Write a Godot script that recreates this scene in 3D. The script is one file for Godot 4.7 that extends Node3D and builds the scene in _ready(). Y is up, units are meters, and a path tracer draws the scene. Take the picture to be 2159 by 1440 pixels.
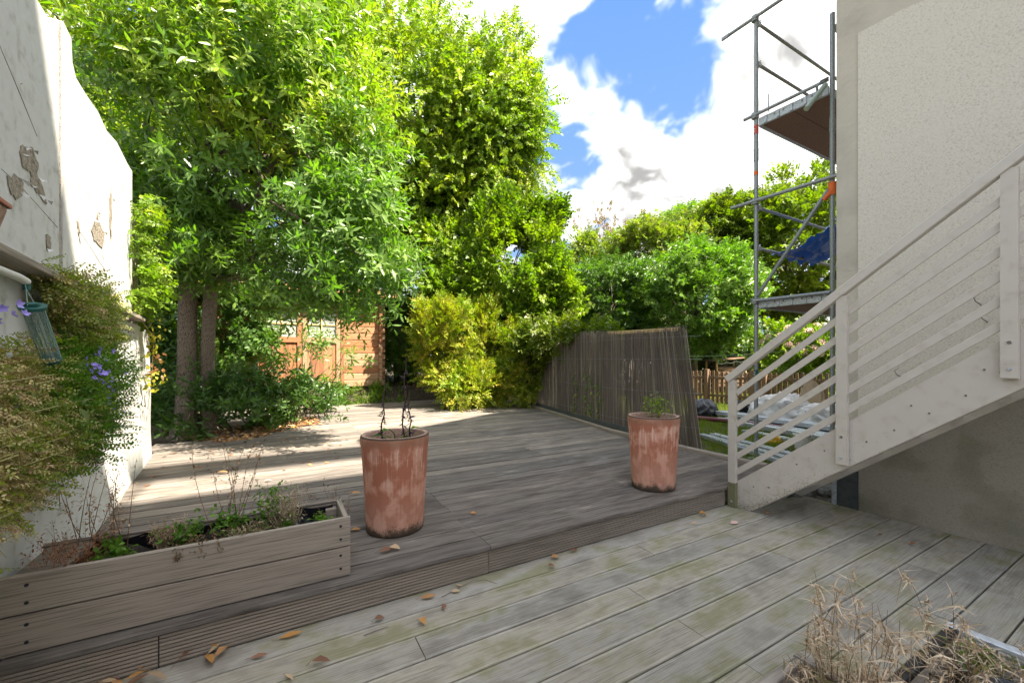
extends Node3D
# World axes: x runs along the deck boards towards the house wall, -z runs away from the unseen rear block, y is up. Metres.

var rng := RandomNumberGenerator.new()
var bases := {}
var M := {}

func V(a: float, b: float, y: float) -> Vector3:
	return Vector3(a, y, -b)

func rf(lo: float, hi: float) -> float:
	return rng.randf_range(lo, hi)

func rdir() -> Vector3:
	var y := rf(-1.0, 1.0)
	var t := rf(0.0, TAU)
	var r := sqrt(1.0 - y * y)
	return Vector3(r * cos(t), y, r * sin(t))

# ---------------------------------------------------------------- mesh builder
class MB:
	var v := PackedVector3Array()
	var n := PackedVector3Array()
	var u := PackedVector2Array()
	var w := PackedVector2Array()
	var c := PackedColorArray()
	var i := PackedInt32Array()
	var tint := Color.WHITE
	var off := Vector2.ZERO

	func vert(p: Vector3, nn: Vector3, uv: Vector2) -> int:
		v.append(p); n.append(nn); u.append(uv + off); w.append(Vector2(p.x, p.z)); c.append(tint)
		return v.size() - 1

	func tri(p: Vector3, q: Vector3, r: Vector3) -> void:   # counter-clockwise from outside
		var nn := (q - p).cross(r - p).normalized()
		var k := vert(p, nn, Vector2.ZERO)
		vert(q, nn, Vector2(1, 0)); vert(r, nn, Vector2(0.5, 1))
		i.append_array([k, k + 2, k + 1])

	func quad(p: Vector3, q: Vector3, r: Vector3, s: Vector3, ua := Vector2(0, 0), ub := Vector2(1, 0), uc := Vector2(1, 1), ud := Vector2(0, 1)) -> void:
		var nn := (r - p).cross(s - q).normalized()
		var k := vert(p, nn, ua)
		vert(q, nn, ub); vert(r, nn, uc); vert(s, nn, ud)
		i.append_array([k, k + 2, k + 1, k, k + 3, k + 2])

	# a cross-section (x right, y up, counter-clockwise) pushed from p0 to p1
	func push(profile: PackedVector2Array, p0: Vector3, p1: Vector3, up: Vector3, smooth := false, caps := true, s1 := 1.0) -> void:
		var d := p1 - p0
		var L := d.length()
		var f := d / L
		var x := f.cross(up).normalized()
		var y := x.cross(f)
		var m := profile.size()
		var along := 0.0
		for k in m:
			var a: Vector2 = profile[k]
			var b: Vector2 = profile[(k + 1) % m]
			var pa := x * a.x + y * a.y
			var pb := x * b.x + y * b.y
			var len := a.distance_to(b)
			var na := (x * (b.y - a.y) - y * (b.x - a.x)).normalized()
			var nb := na
			if smooth:
				na = pa.normalized(); nb = pb.normalized()
			var q := vert(p0 + pa, na, Vector2(0, along))
			vert(p0 + pb, nb, Vector2(0, along + len)); vert(p1 + pb * s1, nb, Vector2(L, along + len)); vert(p1 + pa * s1, na, Vector2(L, along))
			i.append_array([q, q + 1, q + 2, q, q + 2, q + 3])
			along += len
		if caps:
			var t := Geometry2D.triangulate_polygon(profile)
			for e in 2:
				var o := p0 if e == 0 else p1
				var nn := -f if e == 0 else f
				var q := v.size()
				for a in profile:
					vert(o + (x * a.x + y * a.y) * (1.0 if e == 0 else s1), nn, a)
				for k in range(0, t.size(), 3):
					var A := q + t[k]
					var B := q + t[k + 1]
					var D := q + t[k + 2]
					var g := (v[B] - v[A]).cross(v[D] - v[A]).dot(nn)
					i.append_array([A, D, B] if g > 0 else [A, B, D])

	func box(p: Vector3, size: Vector3, turn := Basis.IDENTITY, ch := 0.003) -> void:
		var h := size / 2.0
		var q := minf(ch, minf(h.x, h.y) * 0.5)
		var pr := PackedVector2Array([Vector2(-h.x + q, -h.y), Vector2(h.x - q, -h.y), Vector2(h.x, -h.y + q), Vector2(h.x, h.y - q), Vector2(h.x - q, h.y), Vector2(-h.x + q, h.y), Vector2(-h.x, h.y - q), Vector2(-h.x, -h.y + q)])
		push(pr, p + turn * Vector3(0, 0, h.z), p + turn * Vector3(0, 0, -h.z), turn * Vector3.UP)

	func bar(p0: Vector3, p1: Vector3, wide: float, tall: float, up := Vector3.UP, ch := 0.003) -> void:
		var x := wide / 2.0
		var y := tall / 2.0
		var q := minf(ch, minf(x, y) * 0.5)
		push(PackedVector2Array([Vector2(-x + q, -y), Vector2(x - q, -y), Vector2(x, -y + q), Vector2(x, y - q), Vector2(x - q, y), Vector2(-x + q, y), Vector2(-x, y - q), Vector2(-x, -y + q)]), p0, p1, up)

	func rod(p0: Vector3, p1: Vector3, r: float, sides := 10, s1 := 1.0, caps := true) -> void:
		var pr := PackedVector2Array()
		for k in sides:
			pr.append(Vector2(r, 0).rotated(TAU * k / sides))
		var d := (p1 - p0).normalized()
		push(pr, p0, p1, Vector3.UP if absf(d.y) < 0.95 else Vector3.RIGHT, true, caps, s1)

	func tube(pts: Array, radii: Array, sides := 7) -> void:
		var first := v.size()
		var x := Vector3.RIGHT
		var along := 0.0
		for k in pts.size():
			var p: Vector3 = pts[k]
			var d: Vector3 = (pts[mini(k + 1, pts.size() - 1)] - pts[maxi(k - 1, 0)]).normalized()
			var y := d.cross(x)
			if y.length() < 0.05:
				y = d.cross(Vector3.FORWARD)
			y = y.normalized()
			x = y.cross(d).normalized()
			if k > 0:
				along += p.distance_to(pts[k - 1])
			for s in sides + 1:
				var t := TAU * s / sides
				var nn := x * cos(t) + y * sin(t)
				vert(p + nn * float(radii[k]), nn, Vector2(along, float(s) / sides))
		for k in pts.size() - 1:
			for s in sides:
				var a := first + k * (sides + 1) + s
				var b := a + sides + 1
				i.append_array([a, b, a + 1, a + 1, b, b + 1])

	# radius, height pairs turned round the y axis
	func lathe(prof: PackedVector2Array, at: Vector3, sides := 40, wob := 0.0) -> void:
		var first := v.size()
		var along := 0.0
		for k in prof.size():
			var d := prof[mini(k + 1, prof.size() - 1)] - prof[maxi(k - 1, 0)]
			if k > 0:
				along += prof[k].distance_to(prof[k - 1])
			for s in sides + 1:
				var t := TAU * s / sides
				var e := Vector3(cos(t), 0, sin(t))
				var nn := (e * d.y - Vector3.UP * d.x).normalized()
				var r := prof[k].x * (1.0 + wob * sin(t * 2.0 + 0.7) + wob * 0.6 * sin(t * 3.0))
				vert(at + e * r + Vector3.UP * prof[k].y, nn, Vector2(float(s) / sides, along))
		for k in prof.size() - 1:
			for s in sides:
				var a := first + k * (sides + 1) + s
				var b := a + sides + 1
				i.append_array([a, a + 1, b, a + 1, b + 1, b])

	# grid of points (rows of equal length) with smooth normals
	func sheet(rows: Array, uvs := 1.0) -> void:
		var h := rows.size()
		var wd: int = rows[0].size()
		var first := v.size()
		for r in h:
			for s in wd:
				var dx: Vector3 = rows[r][mini(s + 1, wd - 1)] - rows[r][maxi(s - 1, 0)]
				var dy: Vector3 = rows[mini(r + 1, h - 1)][s] - rows[maxi(r - 1, 0)][s]
				vert(rows[r][s], dx.cross(dy).normalized(), Vector2(s, r) * uvs)
		for r in h - 1:
			for s in wd - 1:
				var a := first + r * wd + s
				i.append_array([a, a + wd, a + 1, a + 1, a + wd, a + wd + 1])

	# a leaf: base p, towards d, flat side nn
	func leaf(p: Vector3, d: Vector3, nn: Vector3, L: float, W: float, bend := 0.15, fold := 0.25, widest := 0.4) -> void:
		var x := d.cross(nn).normalized()
		var up := x.cross(d).normalized()
		var q0 := p
		var q1 := p + d * L * widest - up * bend * L * 0.15
		var q2 := p + d * L * 0.78 - up * bend * L * 0.6
		var q3 := p + d * L - up * bend * L
		var e1 := x * W * 0.5 + up * fold * W * 0.5
		var f1 := -x * W * 0.5 + up * fold * W * 0.5
		var k := v.size()
		var nl := (up - x * fold).normalized()
		var nr := (up + x * fold).normalized()
		vert(q0, up, Vector2(0, 0.5)); vert(q1 + e1, nl, Vector2(0.4, 1)); vert(q1, up, Vector2(0.4, 0.5)); vert(q1 + f1, nr, Vector2(0.4, 0))
		vert(q2 + e1 * 0.62, nl, Vector2(0.8, 0.8)); vert(q2, up, Vector2(0.8, 0.5)); vert(q2 + f1 * 0.62, nr, Vector2(0.8, 0.2)); vert(q3, up, Vector2(1, 0.5))
		i.append_array([k, k + 2, k + 1, k, k + 3, k + 2, k + 1, k + 5, k + 4, k + 1, k + 2, k + 5, k + 2, k + 6, k + 5, k + 2, k + 3, k + 6, k + 4, k + 5, k + 7, k + 5, k + 6, k + 7])

	func ribbon(pts: Array, wide: float, side: Vector3) -> void:
		var k := v.size()
		var m := pts.size()
		for j in m:
			var ww := wide * (1.0 - 0.85 * float(j) / (m - 1)) * 0.5
			var d: Vector3 = (pts[mini(j + 1, m - 1)] - pts[maxi(j - 1, 0)]).normalized()
			var x := d.cross(side).normalized()
			var nn := x.cross(d)
			vert(pts[j] + x * ww, nn, Vector2(0, j)); vert(pts[j] - x * ww, nn, Vector2(1, j))
		for j in m - 1:
			var a := k + j * 2
			i.append_array([a, a + 1, a + 2, a + 1, a + 3, a + 2])

	func mesh(base := Vector3.ZERO) -> ArrayMesh:
		var arr := []
		arr.resize(Mesh.ARRAY_MAX)
		var vv := v
		if base != Vector3.ZERO:
			vv = PackedVector3Array()
			vv.resize(v.size())
			for k in v.size():
				vv[k] = v[k] - base
		arr[Mesh.ARRAY_VERTEX] = vv; arr[Mesh.ARRAY_NORMAL] = n; arr[Mesh.ARRAY_TEX_UV] = u; arr[Mesh.ARRAY_TEX_UV2] = w; arr[Mesh.ARRAY_COLOR] = c; arr[Mesh.ARRAY_INDEX] = i
		var m := ArrayMesh.new()
		m.add_surface_from_arrays(Mesh.PRIMITIVE_TRIANGLES, arr)
		return m

# ---------------------------------------------------------------- scene tree helpers
func tag(o: Node3D, label: String, category := "", group := "", kind := "") -> void:
	if label: o.set_meta("label", label)
	if category: o.set_meta("category", category)
	if group: o.set_meta("group", group)
	if kind: o.set_meta("kind", kind)

func thing(called: String, at: Vector3, label: String, category: String, group := "", kind := "") -> Node3D:
	var o := Node3D.new()
	o.name = called
	o.position = at
	add_child(o, true)
	bases[o] = at
	tag(o, label, category, group, kind)
	return o

func obj(called: String, b: MB, m: Material, parent: Node3D = null, label := "", category := "", group := "", kind := "") -> MeshInstance3D:
	var o := MeshInstance3D.new()
	o.name = called
	var base: Vector3 = bases[parent] if parent else Vector3.ZERO
	if parent == null and b.v.size():
		var lo := b.v[0]
		var hi := lo
		for p in b.v:
			lo = lo.min(p); hi = hi.max(p)
		base = Vector3((lo.x + hi.x) / 2, lo.y, (lo.z + hi.z) / 2)
		o.position = base
	o.mesh = b.mesh(base)
	o.material_override = m
	o.mesh.surface_set_material(0, m)
	(parent if parent else self).add_child(o, true)
	bases[o] = base
	tag(o, label, category, group, kind)
	return o

func scatter(called: String, mesh: Mesh, mat: Material, list: Array, tints: Array, parent: Node3D = null) -> MultiMeshInstance3D:
	var mm := MultiMesh.new()
	mm.transform_format = MultiMesh.TRANSFORM_3D
	mm.use_colors = true
	mm.mesh = mesh
	mm.instance_count = list.size()
	var base: Vector3 = bases[parent] if parent else Vector3.ZERO
	for k in list.size():
		var t: Transform3D = list[k]
		t.origin -= base
		mm.set_instance_transform(k, t)
		mm.set_instance_color(k, tints[k])
	var o := MultiMeshInstance3D.new()
	o.name = called
	o.multimesh = mm
	o.material_override = mat
	(parent if parent else self).add_child(o, true)
	o.set_meta("kind", "stuff")
	return o

# ---------------------------------------------------------------- materials
func lin(r: float, g: float, b: float) -> Color:
	return Color(r, g, b).linear_to_srgb()

func noise_tex(seed_: int, freq: float, stops: Array, size := 512, octaves := 4, type := FastNoiseLite.TYPE_SIMPLEX_SMOOTH, bump := -1.0, gain := 0.5) -> NoiseTexture2D:
	var f := FastNoiseLite.new()
	f.seed = seed_; f.frequency = freq; f.noise_type = type; f.fractal_octaves = octaves; f.fractal_gain = gain
	var t := NoiseTexture2D.new()
	t.width = size; t.height = size; t.seamless = true; t.seamless_blend_skirt = 0.2; t.noise = f
	if bump > 0.0:
		t.as_normal_map = true; t.bump_strength = bump
	if stops.size():
		var g := Gradient.new()
		var offs := PackedFloat32Array()
		var cols := PackedColorArray()
		for s in stops:
			offs.append(s[0]); cols.append(s[1])
		g.offsets = offs; g.colors = cols
		t.color_ramp = g
	return t

func gray(x: float) -> Color:
	return Color(x, x, x)

func mat(called: String, color: Color, rough := 0.85, tex: Texture2D = null, scale := Vector3.ONE, extra := {}) -> StandardMaterial3D:
	var m := StandardMaterial3D.new()
	m.resource_name = called
	m.albedo_color = color; m.roughness = rough; m.albedo_texture = tex; m.uv1_scale = scale
	for k in extra:
		m.set(k, extra[k])
	M[called] = m
	return m

func over(m: StandardMaterial3D, tex: Texture2D, scale: Vector3) -> void:
	m.detail_enabled = true
	m.detail_albedo = tex
	m.detail_blend_mode = BaseMaterial3D.BLEND_MODE_MIX
	m.detail_uv_layer = BaseMaterial3D.DETAIL_UV_2
	m.uv2_scale = scale

func relief(m: StandardMaterial3D, tex: Texture2D, cm: float) -> void:
	m.heightmap_enabled = true
	m.heightmap_texture = tex
	m.heightmap_scale = cm

func leaf_mat(called: String, rough: float, through: Color) -> void:
	var m := mat(called, Color.WHITE, rough)
	m.vertex_color_use_as_albedo = true
	m.backlight_enabled = true
	m.backlight = through
	m.cull_mode = BaseMaterial3D.CULL_DISABLED

func terracotta(seed_: int) -> ImageTexture:
	var W := 768
	var H := 384
	var im := Image.create(W, H, false, Image.FORMAT_RGB8)
	var a := FastNoiseLite.new(); a.seed = seed_; a.frequency = 0.012; a.fractal_octaves = 4
	var s := FastNoiseLite.new(); s.seed = seed_ + 1; s.frequency = 0.05; s.fractal_octaves = 3
	var f := FastNoiseLite.new(); f.seed = seed_ + 2; f.frequency = 0.25; f.fractal_octaves = 2
	for y in H:
		var h := float(y) / H     # 0 at the foot, 1 at the rim
		for x in W:
			var t := TAU * x / W
			var cx := cos(t) * W / TAU
			var cy := sin(t) * W / TAU
			var blot := a.get_noise_3d(cx, cy, y * 0.8)
			var st := s.get_noise_3d(cx * 1.6, cy * 1.6, y * 0.07)
			var fine := f.get_noise_3d(cx, cy, y)
			var c := Color(0.69, 0.43, 0.33).lerp(Color(0.83, 0.62, 0.53), clampf(0.45 + blot * 2.4 + st * 0.5, 0, 1))
			c = c.lerp(Color(0.58, 0.37, 0.29), clampf(fine * 0.5 + 0.1, 0, 0.35))
			var drip := smoothstep(0.16, 0.46, st + 0.35 * blot) * smoothstep(0.42, 0.78, h + blot * 0.18) * (1.0 - smoothstep(0.88, 0.93, h))
			c = c.lerp(Color(0.88, 0.79, 0.72), drip * 0.55)
			var bloom := smoothstep(0.5, 0.12, h + blot * (0.2 if seed_ == 60 else 0.75) + fine * 0.1)
			c = c.lerp(Color(0.80, 0.67, 0.6), bloom * (0.36 + 0.4 * fine))
			var foot := smoothstep(0.12, 0.05, h + blot * 0.07 + fine * 0.05)
			c = c.lerp(Color(0.29, 0.235, 0.185), foot)
			var lip := smoothstep(0.89, 0.95, h + fine * 0.03 + blot * 0.03) * 0.6
			c = c.lerp(Color(0.58, 0.42, 0.33), lip)
			im.set_pixel(x, y, c)
	return ImageTexture.create_from_image(im)

func materials() -> void:
	var grain := noise_tex(3, 0.03, [[0.0, gray(0.42)], [0.28, gray(0.74)], [0.42, gray(0.9)], [0.6, gray(0.97)], [1.0, gray(1.0)]], 1024, 8)
	var soft := noise_tex(5, 0.03, [[0.0, gray(0.62)], [0.3, gray(0.82)], [0.5, gray(0.95)], [1.0, gray(1.0)]], 1024, 8)
	var grain2 := noise_tex(4, 0.05, [[0.0, gray(0.2)], [0.5, gray(0.6)], [1.0, gray(1.0)]], 512, 4)
	var grime := noise_tex(8, 0.012, [[0.0, Color(0.22, 0.18, 0.145, 0.5)], [0.34, Color(0.26, 0.22, 0.18, 0.34)], [0.5, Color(0.37, 0.33, 0.28, 0.06)], [0.7, Color(0.8, 0.75, 0.68, 0.0)], [1.0, Color(0.85, 0.80, 0.74, 0.3)]], 1024, 8)
	var moss := noise_tex(11, 0.008, [[0.0, Color(0.32, 0.295, 0.24, 0.55)], [0.3, Color(0.40, 0.375, 0.30, 0.38)], [0.45, Color(0.45, 0.43, 0.34, 0.14)], [0.56, Color(0.48, 0.465, 0.3, 0.28)], [0.7, Color(0.44, 0.44, 0.2, 0.52)], [1.0, Color(0.42, 0.42, 0.15, 0.68)]], 1024, 9, FastNoiseLite.TYPE_SIMPLEX_SMOOTH, -1.0, 0.62)
	for k in 5:
		var tones := [lin(0.245, 0.21, 0.178), lin(0.19, 0.165, 0.145), lin(0.31, 0.265, 0.22), lin(0.15, 0.132, 0.118), lin(0.225, 0.195, 0.168)]
		var m := mat("wood%d" % k, tones[k], 0.9, grain, Vector3(0.09, 4.0, 1))
		over(m, grime, Vector3(0.16, 0.9, 1))
		var tl := [lin(0.48, 0.435, 0.365), lin(0.45, 0.415, 0.36), lin(0.50, 0.45, 0.375), lin(0.43, 0.40, 0.355), lin(0.47, 0.425, 0.355)]
		var l := mat("plank%d" % k, tl[k], 0.88, soft, Vector3(0.12, 6.0, 1))
		over(l, moss, Vector3(0.2, 0.34, 1))
		var tb := [lin(0.36, 0.30, 0.245), lin(0.38, 0.32, 0.26), lin(0.33, 0.275, 0.225), lin(0.35, 0.295, 0.24), lin(0.37, 0.30, 0.24)]
		mat("plain_wood%d" % k, tb[k], 0.85, soft, Vector3(0.09, 4.0, 1))
		var ts := [lin(0.40, 0.17, 0.07), lin(0.34, 0.15, 0.065), lin(0.44, 0.22, 0.105), lin(0.30, 0.13, 0.06), lin(0.46, 0.28, 0.16)]
		mat("shed_wood%d" % k, ts[k], 0.8, grain, Vector3(0.1, 3.0, 1))
		var tp := [lin(0.24, 0.15, 0.085), lin(0.29, 0.18, 0.1), lin(0.21, 0.135, 0.08), lin(0.26, 0.17, 0.105), lin(0.23, 0.14, 0.075)]
		mat("fence_wood%d" % k, tp[k], 0.9, grain, Vector3(0.15, 4.0, 1))
	var tri := {"uv1_triplanar": true, "uv1_world_triplanar": true}
	var blot := noise_tex(21, 0.015, [[0.0, Color(0.74, 0.73, 0.70)], [0.2, Color(0.9, 0.895, 0.88)], [0.42, Color(0.98, 0.98, 0.975)], [1.0, Color.WHITE]], 1024, 7)
	var fine := noise_tex(22, 0.06, [], 512, 4)
	relief(mat("white_paint", lin(0.64, 0.635, 0.615), 0.85, blot, Vector3.ONE * 0.6, tri), fine, 0.12)
	relief(mat("bare_mortar", lin(0.42, 0.36, 0.285), 0.95, fine_ramp(23), Vector3.ONE * 1.7, tri), fine, 0.6)
	relief(mat("joint_mortar", lin(0.56, 0.49, 0.42), 0.95, fine_ramp(24), Vector3.ONE * 2.2, tri), fine, 0.6)
	var rough := noise_tex(31, 0.09, [], 1024, 4, FastNoiseLite.TYPE_VALUE_CUBIC, -1.0, 0.8)
	var cast := noise_tex(31, 0.09, [[0.0, Color(0.72, 0.705, 0.66)], [0.28, Color(0.88, 0.87, 0.845)], [0.45, Color(0.965, 0.96, 0.95)], [1.0, Color.WHITE]], 1024, 4, FastNoiseLite.TYPE_VALUE_CUBIC, -1.0, 0.8)
	relief(mat("roughcast", lin(0.72, 0.665, 0.575), 0.95, cast, Vector3.ONE * 1.5, tri), rough, 0.09)
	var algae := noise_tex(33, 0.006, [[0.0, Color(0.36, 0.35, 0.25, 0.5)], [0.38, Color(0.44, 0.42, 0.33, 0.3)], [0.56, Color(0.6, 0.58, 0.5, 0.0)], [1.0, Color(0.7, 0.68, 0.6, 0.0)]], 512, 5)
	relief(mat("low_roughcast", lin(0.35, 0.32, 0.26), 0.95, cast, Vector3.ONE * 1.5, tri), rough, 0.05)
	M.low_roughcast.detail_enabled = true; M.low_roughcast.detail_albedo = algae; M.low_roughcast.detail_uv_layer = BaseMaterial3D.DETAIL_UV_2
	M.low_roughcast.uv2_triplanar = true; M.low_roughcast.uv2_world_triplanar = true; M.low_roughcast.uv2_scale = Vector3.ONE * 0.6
	relief(mat("smooth_render", lin(0.57, 0.515, 0.42), 0.9, noise_tex(35, 0.008, [[0.0, gray(0.88)], [0.5, gray(0.96)], [1.0, gray(1.0)]], 512, 5), Vector3.ONE * 0.5, tri), fine, 0.25)
	mat("roof_tile", lin(0.22, 0.10, 0.07), 0.85, grain, Vector3(1, 1, 1))
	var zinc := noise_tex(41, 0.03, [[0.0, gray(0.78)], [0.5, gray(0.92)], [1.0, gray(1.0)]], 256, 4)
	mat("galvanised", lin(0.62, 0.65, 0.68), 0.45, zinc, Vector3.ONE * 4.0, {"metallic": 0.35, "uv1_triplanar": true})
	mat("worn_tube", lin(0.40, 0.42, 0.43), 0.5, zinc, Vector3.ONE * 5.0, {"metallic": 0.55, "uv1_triplanar": true})
	var stain := noise_tex(43, 0.012, [[0.0, Color(0.9, 0.89, 0.86)], [0.2, Color(0.955, 0.95, 0.94)], [0.4, Color(0.985, 0.984, 0.98)], [1.0, Color.WHITE]], 1024, 8)
	mat("stair_paint", lin(0.59, 0.535, 0.465), 0.5, stain, Vector3.ONE * 0.7, {"uv1_triplanar": true})
	mat("mossy_paint", lin(0.20, 0.19, 0.10), 0.85, stain, Vector3.ONE * 4.0, {"uv1_triplanar": true})
	mat("stair_shade", lin(0.16, 0.145, 0.13), 0.7)
	mat("bolt", lin(0.22, 0.20, 0.18), 0.45, null, Vector3.ONE, {"metallic": 0.6})
	mat("slate", lin(0.085, 0.095, 0.095), 0.6, zinc, Vector3.ONE * 2.0, {"uv1_triplanar": true})
	mat("plywood", lin(0.30, 0.17, 0.12), 0.8, grain, Vector3(0.8, 3, 1))
	mat("orange", lin(0.85, 0.17, 0.03), 0.6)
	mat("red_label", lin(0.62, 0.09, 0.07), 0.6)
	mat("yellow", lin(0.75, 0.42, 0.03), 0.6)
	mat("cream_pvc", lin(0.5, 0.52, 0.46), 0.6)
	mat("line_green", lin(0.10, 0.17, 0.12), 0.6)
	mat("cardboard", lin(0.42, 0.31, 0.2), 0.9)
	mat("pale_green", lin(0.36, 0.43, 0.36), 0.55)
	mat("blue_tarp", lin(0.025, 0.17, 0.8), 0.45)
	mat("white_bag", lin(0.74, 0.71, 0.68), 0.75, noise_tex(45, 0.02, [[0.0, gray(0.8)], [1.0, gray(1.0)]], 256, 4), Vector3.ONE * 2.0, {"uv1_triplanar": true})
	mat("plastic_white", lin(0.75, 0.74, 0.7), 0.5)
	mat("black_liner", lin(0.008, 0.008, 0.011), 0.32)
	mat("dark_plastic", lin(0.035, 0.038, 0.045), 0.5)
	mat("maroon_pipe", lin(0.13, 0.025, 0.035), 0.55)
	mat("feeder_green", lin(0.02, 0.10, 0.085), 0.4)
	mat("feeder_wire", lin(0.25, 0.36, 0.33), 0.4, null, Vector3.ONE, {"metallic": 0.4})
	mat("clear_tube", Color(0.9, 0.95, 0.93, 0.25), 0.1, null, Vector3.ONE, {"transparency": BaseMaterial3D.TRANSPARENCY_ALPHA})
	mat("pane", Color(0.9, 0.95, 0.93, 0.15), 0.05, null, Vector3.ONE, {"transparency": BaseMaterial3D.TRANSPARENCY_ALPHA})
	mat("curtain", lin(0.42, 0.38, 0.27), 0.9)
	mat("muntin", lin(0.62, 0.42, 0.16), 0.7)
	mat("soil", lin(0.05, 0.038, 0.028), 1.0, fine_ramp(51), Vector3.ONE * 3, tri)
	relief(M.soil, fine, 2.0)
	relief(mat("earth", lin(0.10, 0.078, 0.052), 1.0, fine_ramp(52), Vector3.ONE * 0.8, tri), fine, 2.0)
	relief(mat("stone", lin(0.26, 0.25, 0.225), 0.95, fine_ramp(53), Vector3.ONE * 2, tri), fine, 1.0)
	var barkt := noise_tex(55, 0.03, [[0.0, gray(0.45)], [0.5, gray(0.8)], [1.0, gray(1.0)]], 512, 5)
	relief(mat("bark", lin(0.27, 0.21, 0.155), 0.95, barkt, Vector3(1.2, 2.0, 1)), barkt, 1.2)
	mat("twig", lin(0.14, 0.10, 0.065), 0.9)
	for k in 2:
		relief(mat("terracotta%d" % k, Color.WHITE, 0.88, terracotta(60 + k * 7), Vector3(1, 1.0 / 0.605, 1)), fine, 0.02)
	mat("clay_inside", lin(0.50, 0.32, 0.24), 0.95, fine_ramp(57), Vector3.ONE * 2, tri)
	leaf_mat("leaf_glossy", 0.3, Color(0.85, 1.0, 0.3))
	leaf_mat("leaf", 0.45, Color(0.9, 1.0, 0.3))
	leaf_mat("dry", 0.8, Color(0.5, 0.45, 0.35))
	leaf_mat("petal", 0.7, Color(0.5, 0.5, 0.6))
	mat("tinted", Color.WHITE, 0.85).vertex_color_use_as_albedo = true

func fine_ramp(s: int) -> NoiseTexture2D:
	return noise_tex(s, 0.03, [[0.0, gray(0.6)], [0.5, gray(0.88)], [1.0, gray(1.0)]], 512, 5)

# ---------------------------------------------------------------- sky
func sky_image() -> Image:
	var W := 2048
	var H := 1024
	var im := Image.create(W, H, false, Image.FORMAT_RGBF)
	var f := FastNoiseLite.new(); f.seed = 12; f.frequency = 1.8; f.fractal_octaves = 6; f.noise_type = FastNoiseLite.TYPE_SIMPLEX_SMOOTH; f.fractal_gain = 0.58
	var g := FastNoiseLite.new(); g.seed = 5; g.frequency = 0.9; g.fractal_octaves = 4
	# heaps and openings of the cloud cover: azimuth from -z towards +x, elevation (degrees), size, weight
	var spots := [[41.0, 35.0, 8.5, -0.16], [51.0, 37.0, 6.5, -0.22], [39.0, 27.0, 6.0, -0.24], [46.0, 30.5, 4.5, -0.18], [58.0, 26.0, 9.0, 0.4], [65.0, 34.0, 8.0, 0.38], [52.5, 21.0, 8.0, 0.42], [43.5, 22.5, 5.0, 0.35], [26.0, 41.0, 8.0, 0.35]]
	for j in H:
		var el := PI / 2 - PI * (j + 0.5) / H
		var y := sin(el)
		var ce := cos(el)
		var top := Color(0.0115, 0.0335, 0.088)
		var hor := Color(0.053, 0.077, 0.11)
		var air := hor.lerp(top, pow(clampf(y, 0, 1), 0.55))
		for i in W:
			if el < -0.03:
				im.set_pixel(i, j, Color(0.20, 0.21, 0.18))
				continue
			var az := TAU * (i + 0.5) / W
			var dx := sin(az) * ce
			var dz := -cos(az) * ce
			var k := 1.0 / (maxf(y, 0.0) + 0.32)
			var px := dx * k * 1.7
			var pz := dz * k * 1.7
			var wob := g.get_noise_2d(px, pz)
			var d := f.get_noise_3d(px + wob * 0.25, pz - wob * 0.2, y * 0.8)
			var cover := 0.06 + d * 1.4
			var azd := rad_to_deg(az)
			var eld := rad_to_deg(el)
			for s in spots:
				var da := (wrapf(azd - s[0], -180.0, 180.0)) * ce
				var de: float = eld - s[1]
				var q: float = (da * da + de * de * 1.4) / (s[2] * s[2])
				if q < 6.0:
					cover += s[3] * exp(-q)
			var a := smoothstep(-0.26, 0.34, cover)
			var thick := smoothstep(0.08, 0.6, cover)
			var up := minf(el + 0.06, PI / 2)
			var k2 := 1.7 / (maxf(sin(up), 0.0) + 0.32)
			var c2 := cos(up) / maxf(ce, 0.05)
			var d2 := f.get_noise_3d(dx * c2 * k2 + wob * 0.25, dz * c2 * k2 - wob * 0.2, sin(up) * 0.8)
			var base := smoothstep(0.42, 0.1, y) * 0.55 + 0.2
			var gre := clampf(0.50 + 1.5 * (d2 - d) + base * 0.7 + 0.7 * wob, 0.0, 1.0) * thick
			# thin cloud scatters sunlight forwards: the sky brightens smoothly towards the sun
			var sa := acos(clampf(dx * 0.337 + y * 0.822 + dz * 0.457, -1.0, 1.0))
			var lit := 1.0 + 3.0 * exp(-pow(sa / 0.72, 2.0))
			var lum := lerpf(0.172, 0.045, gre) * lit
			var cl := Color(lum * 1.01, lum, lum * 0.975)
			im.set_pixel(i, j, air.lerp(cl, a))
	return im

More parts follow.
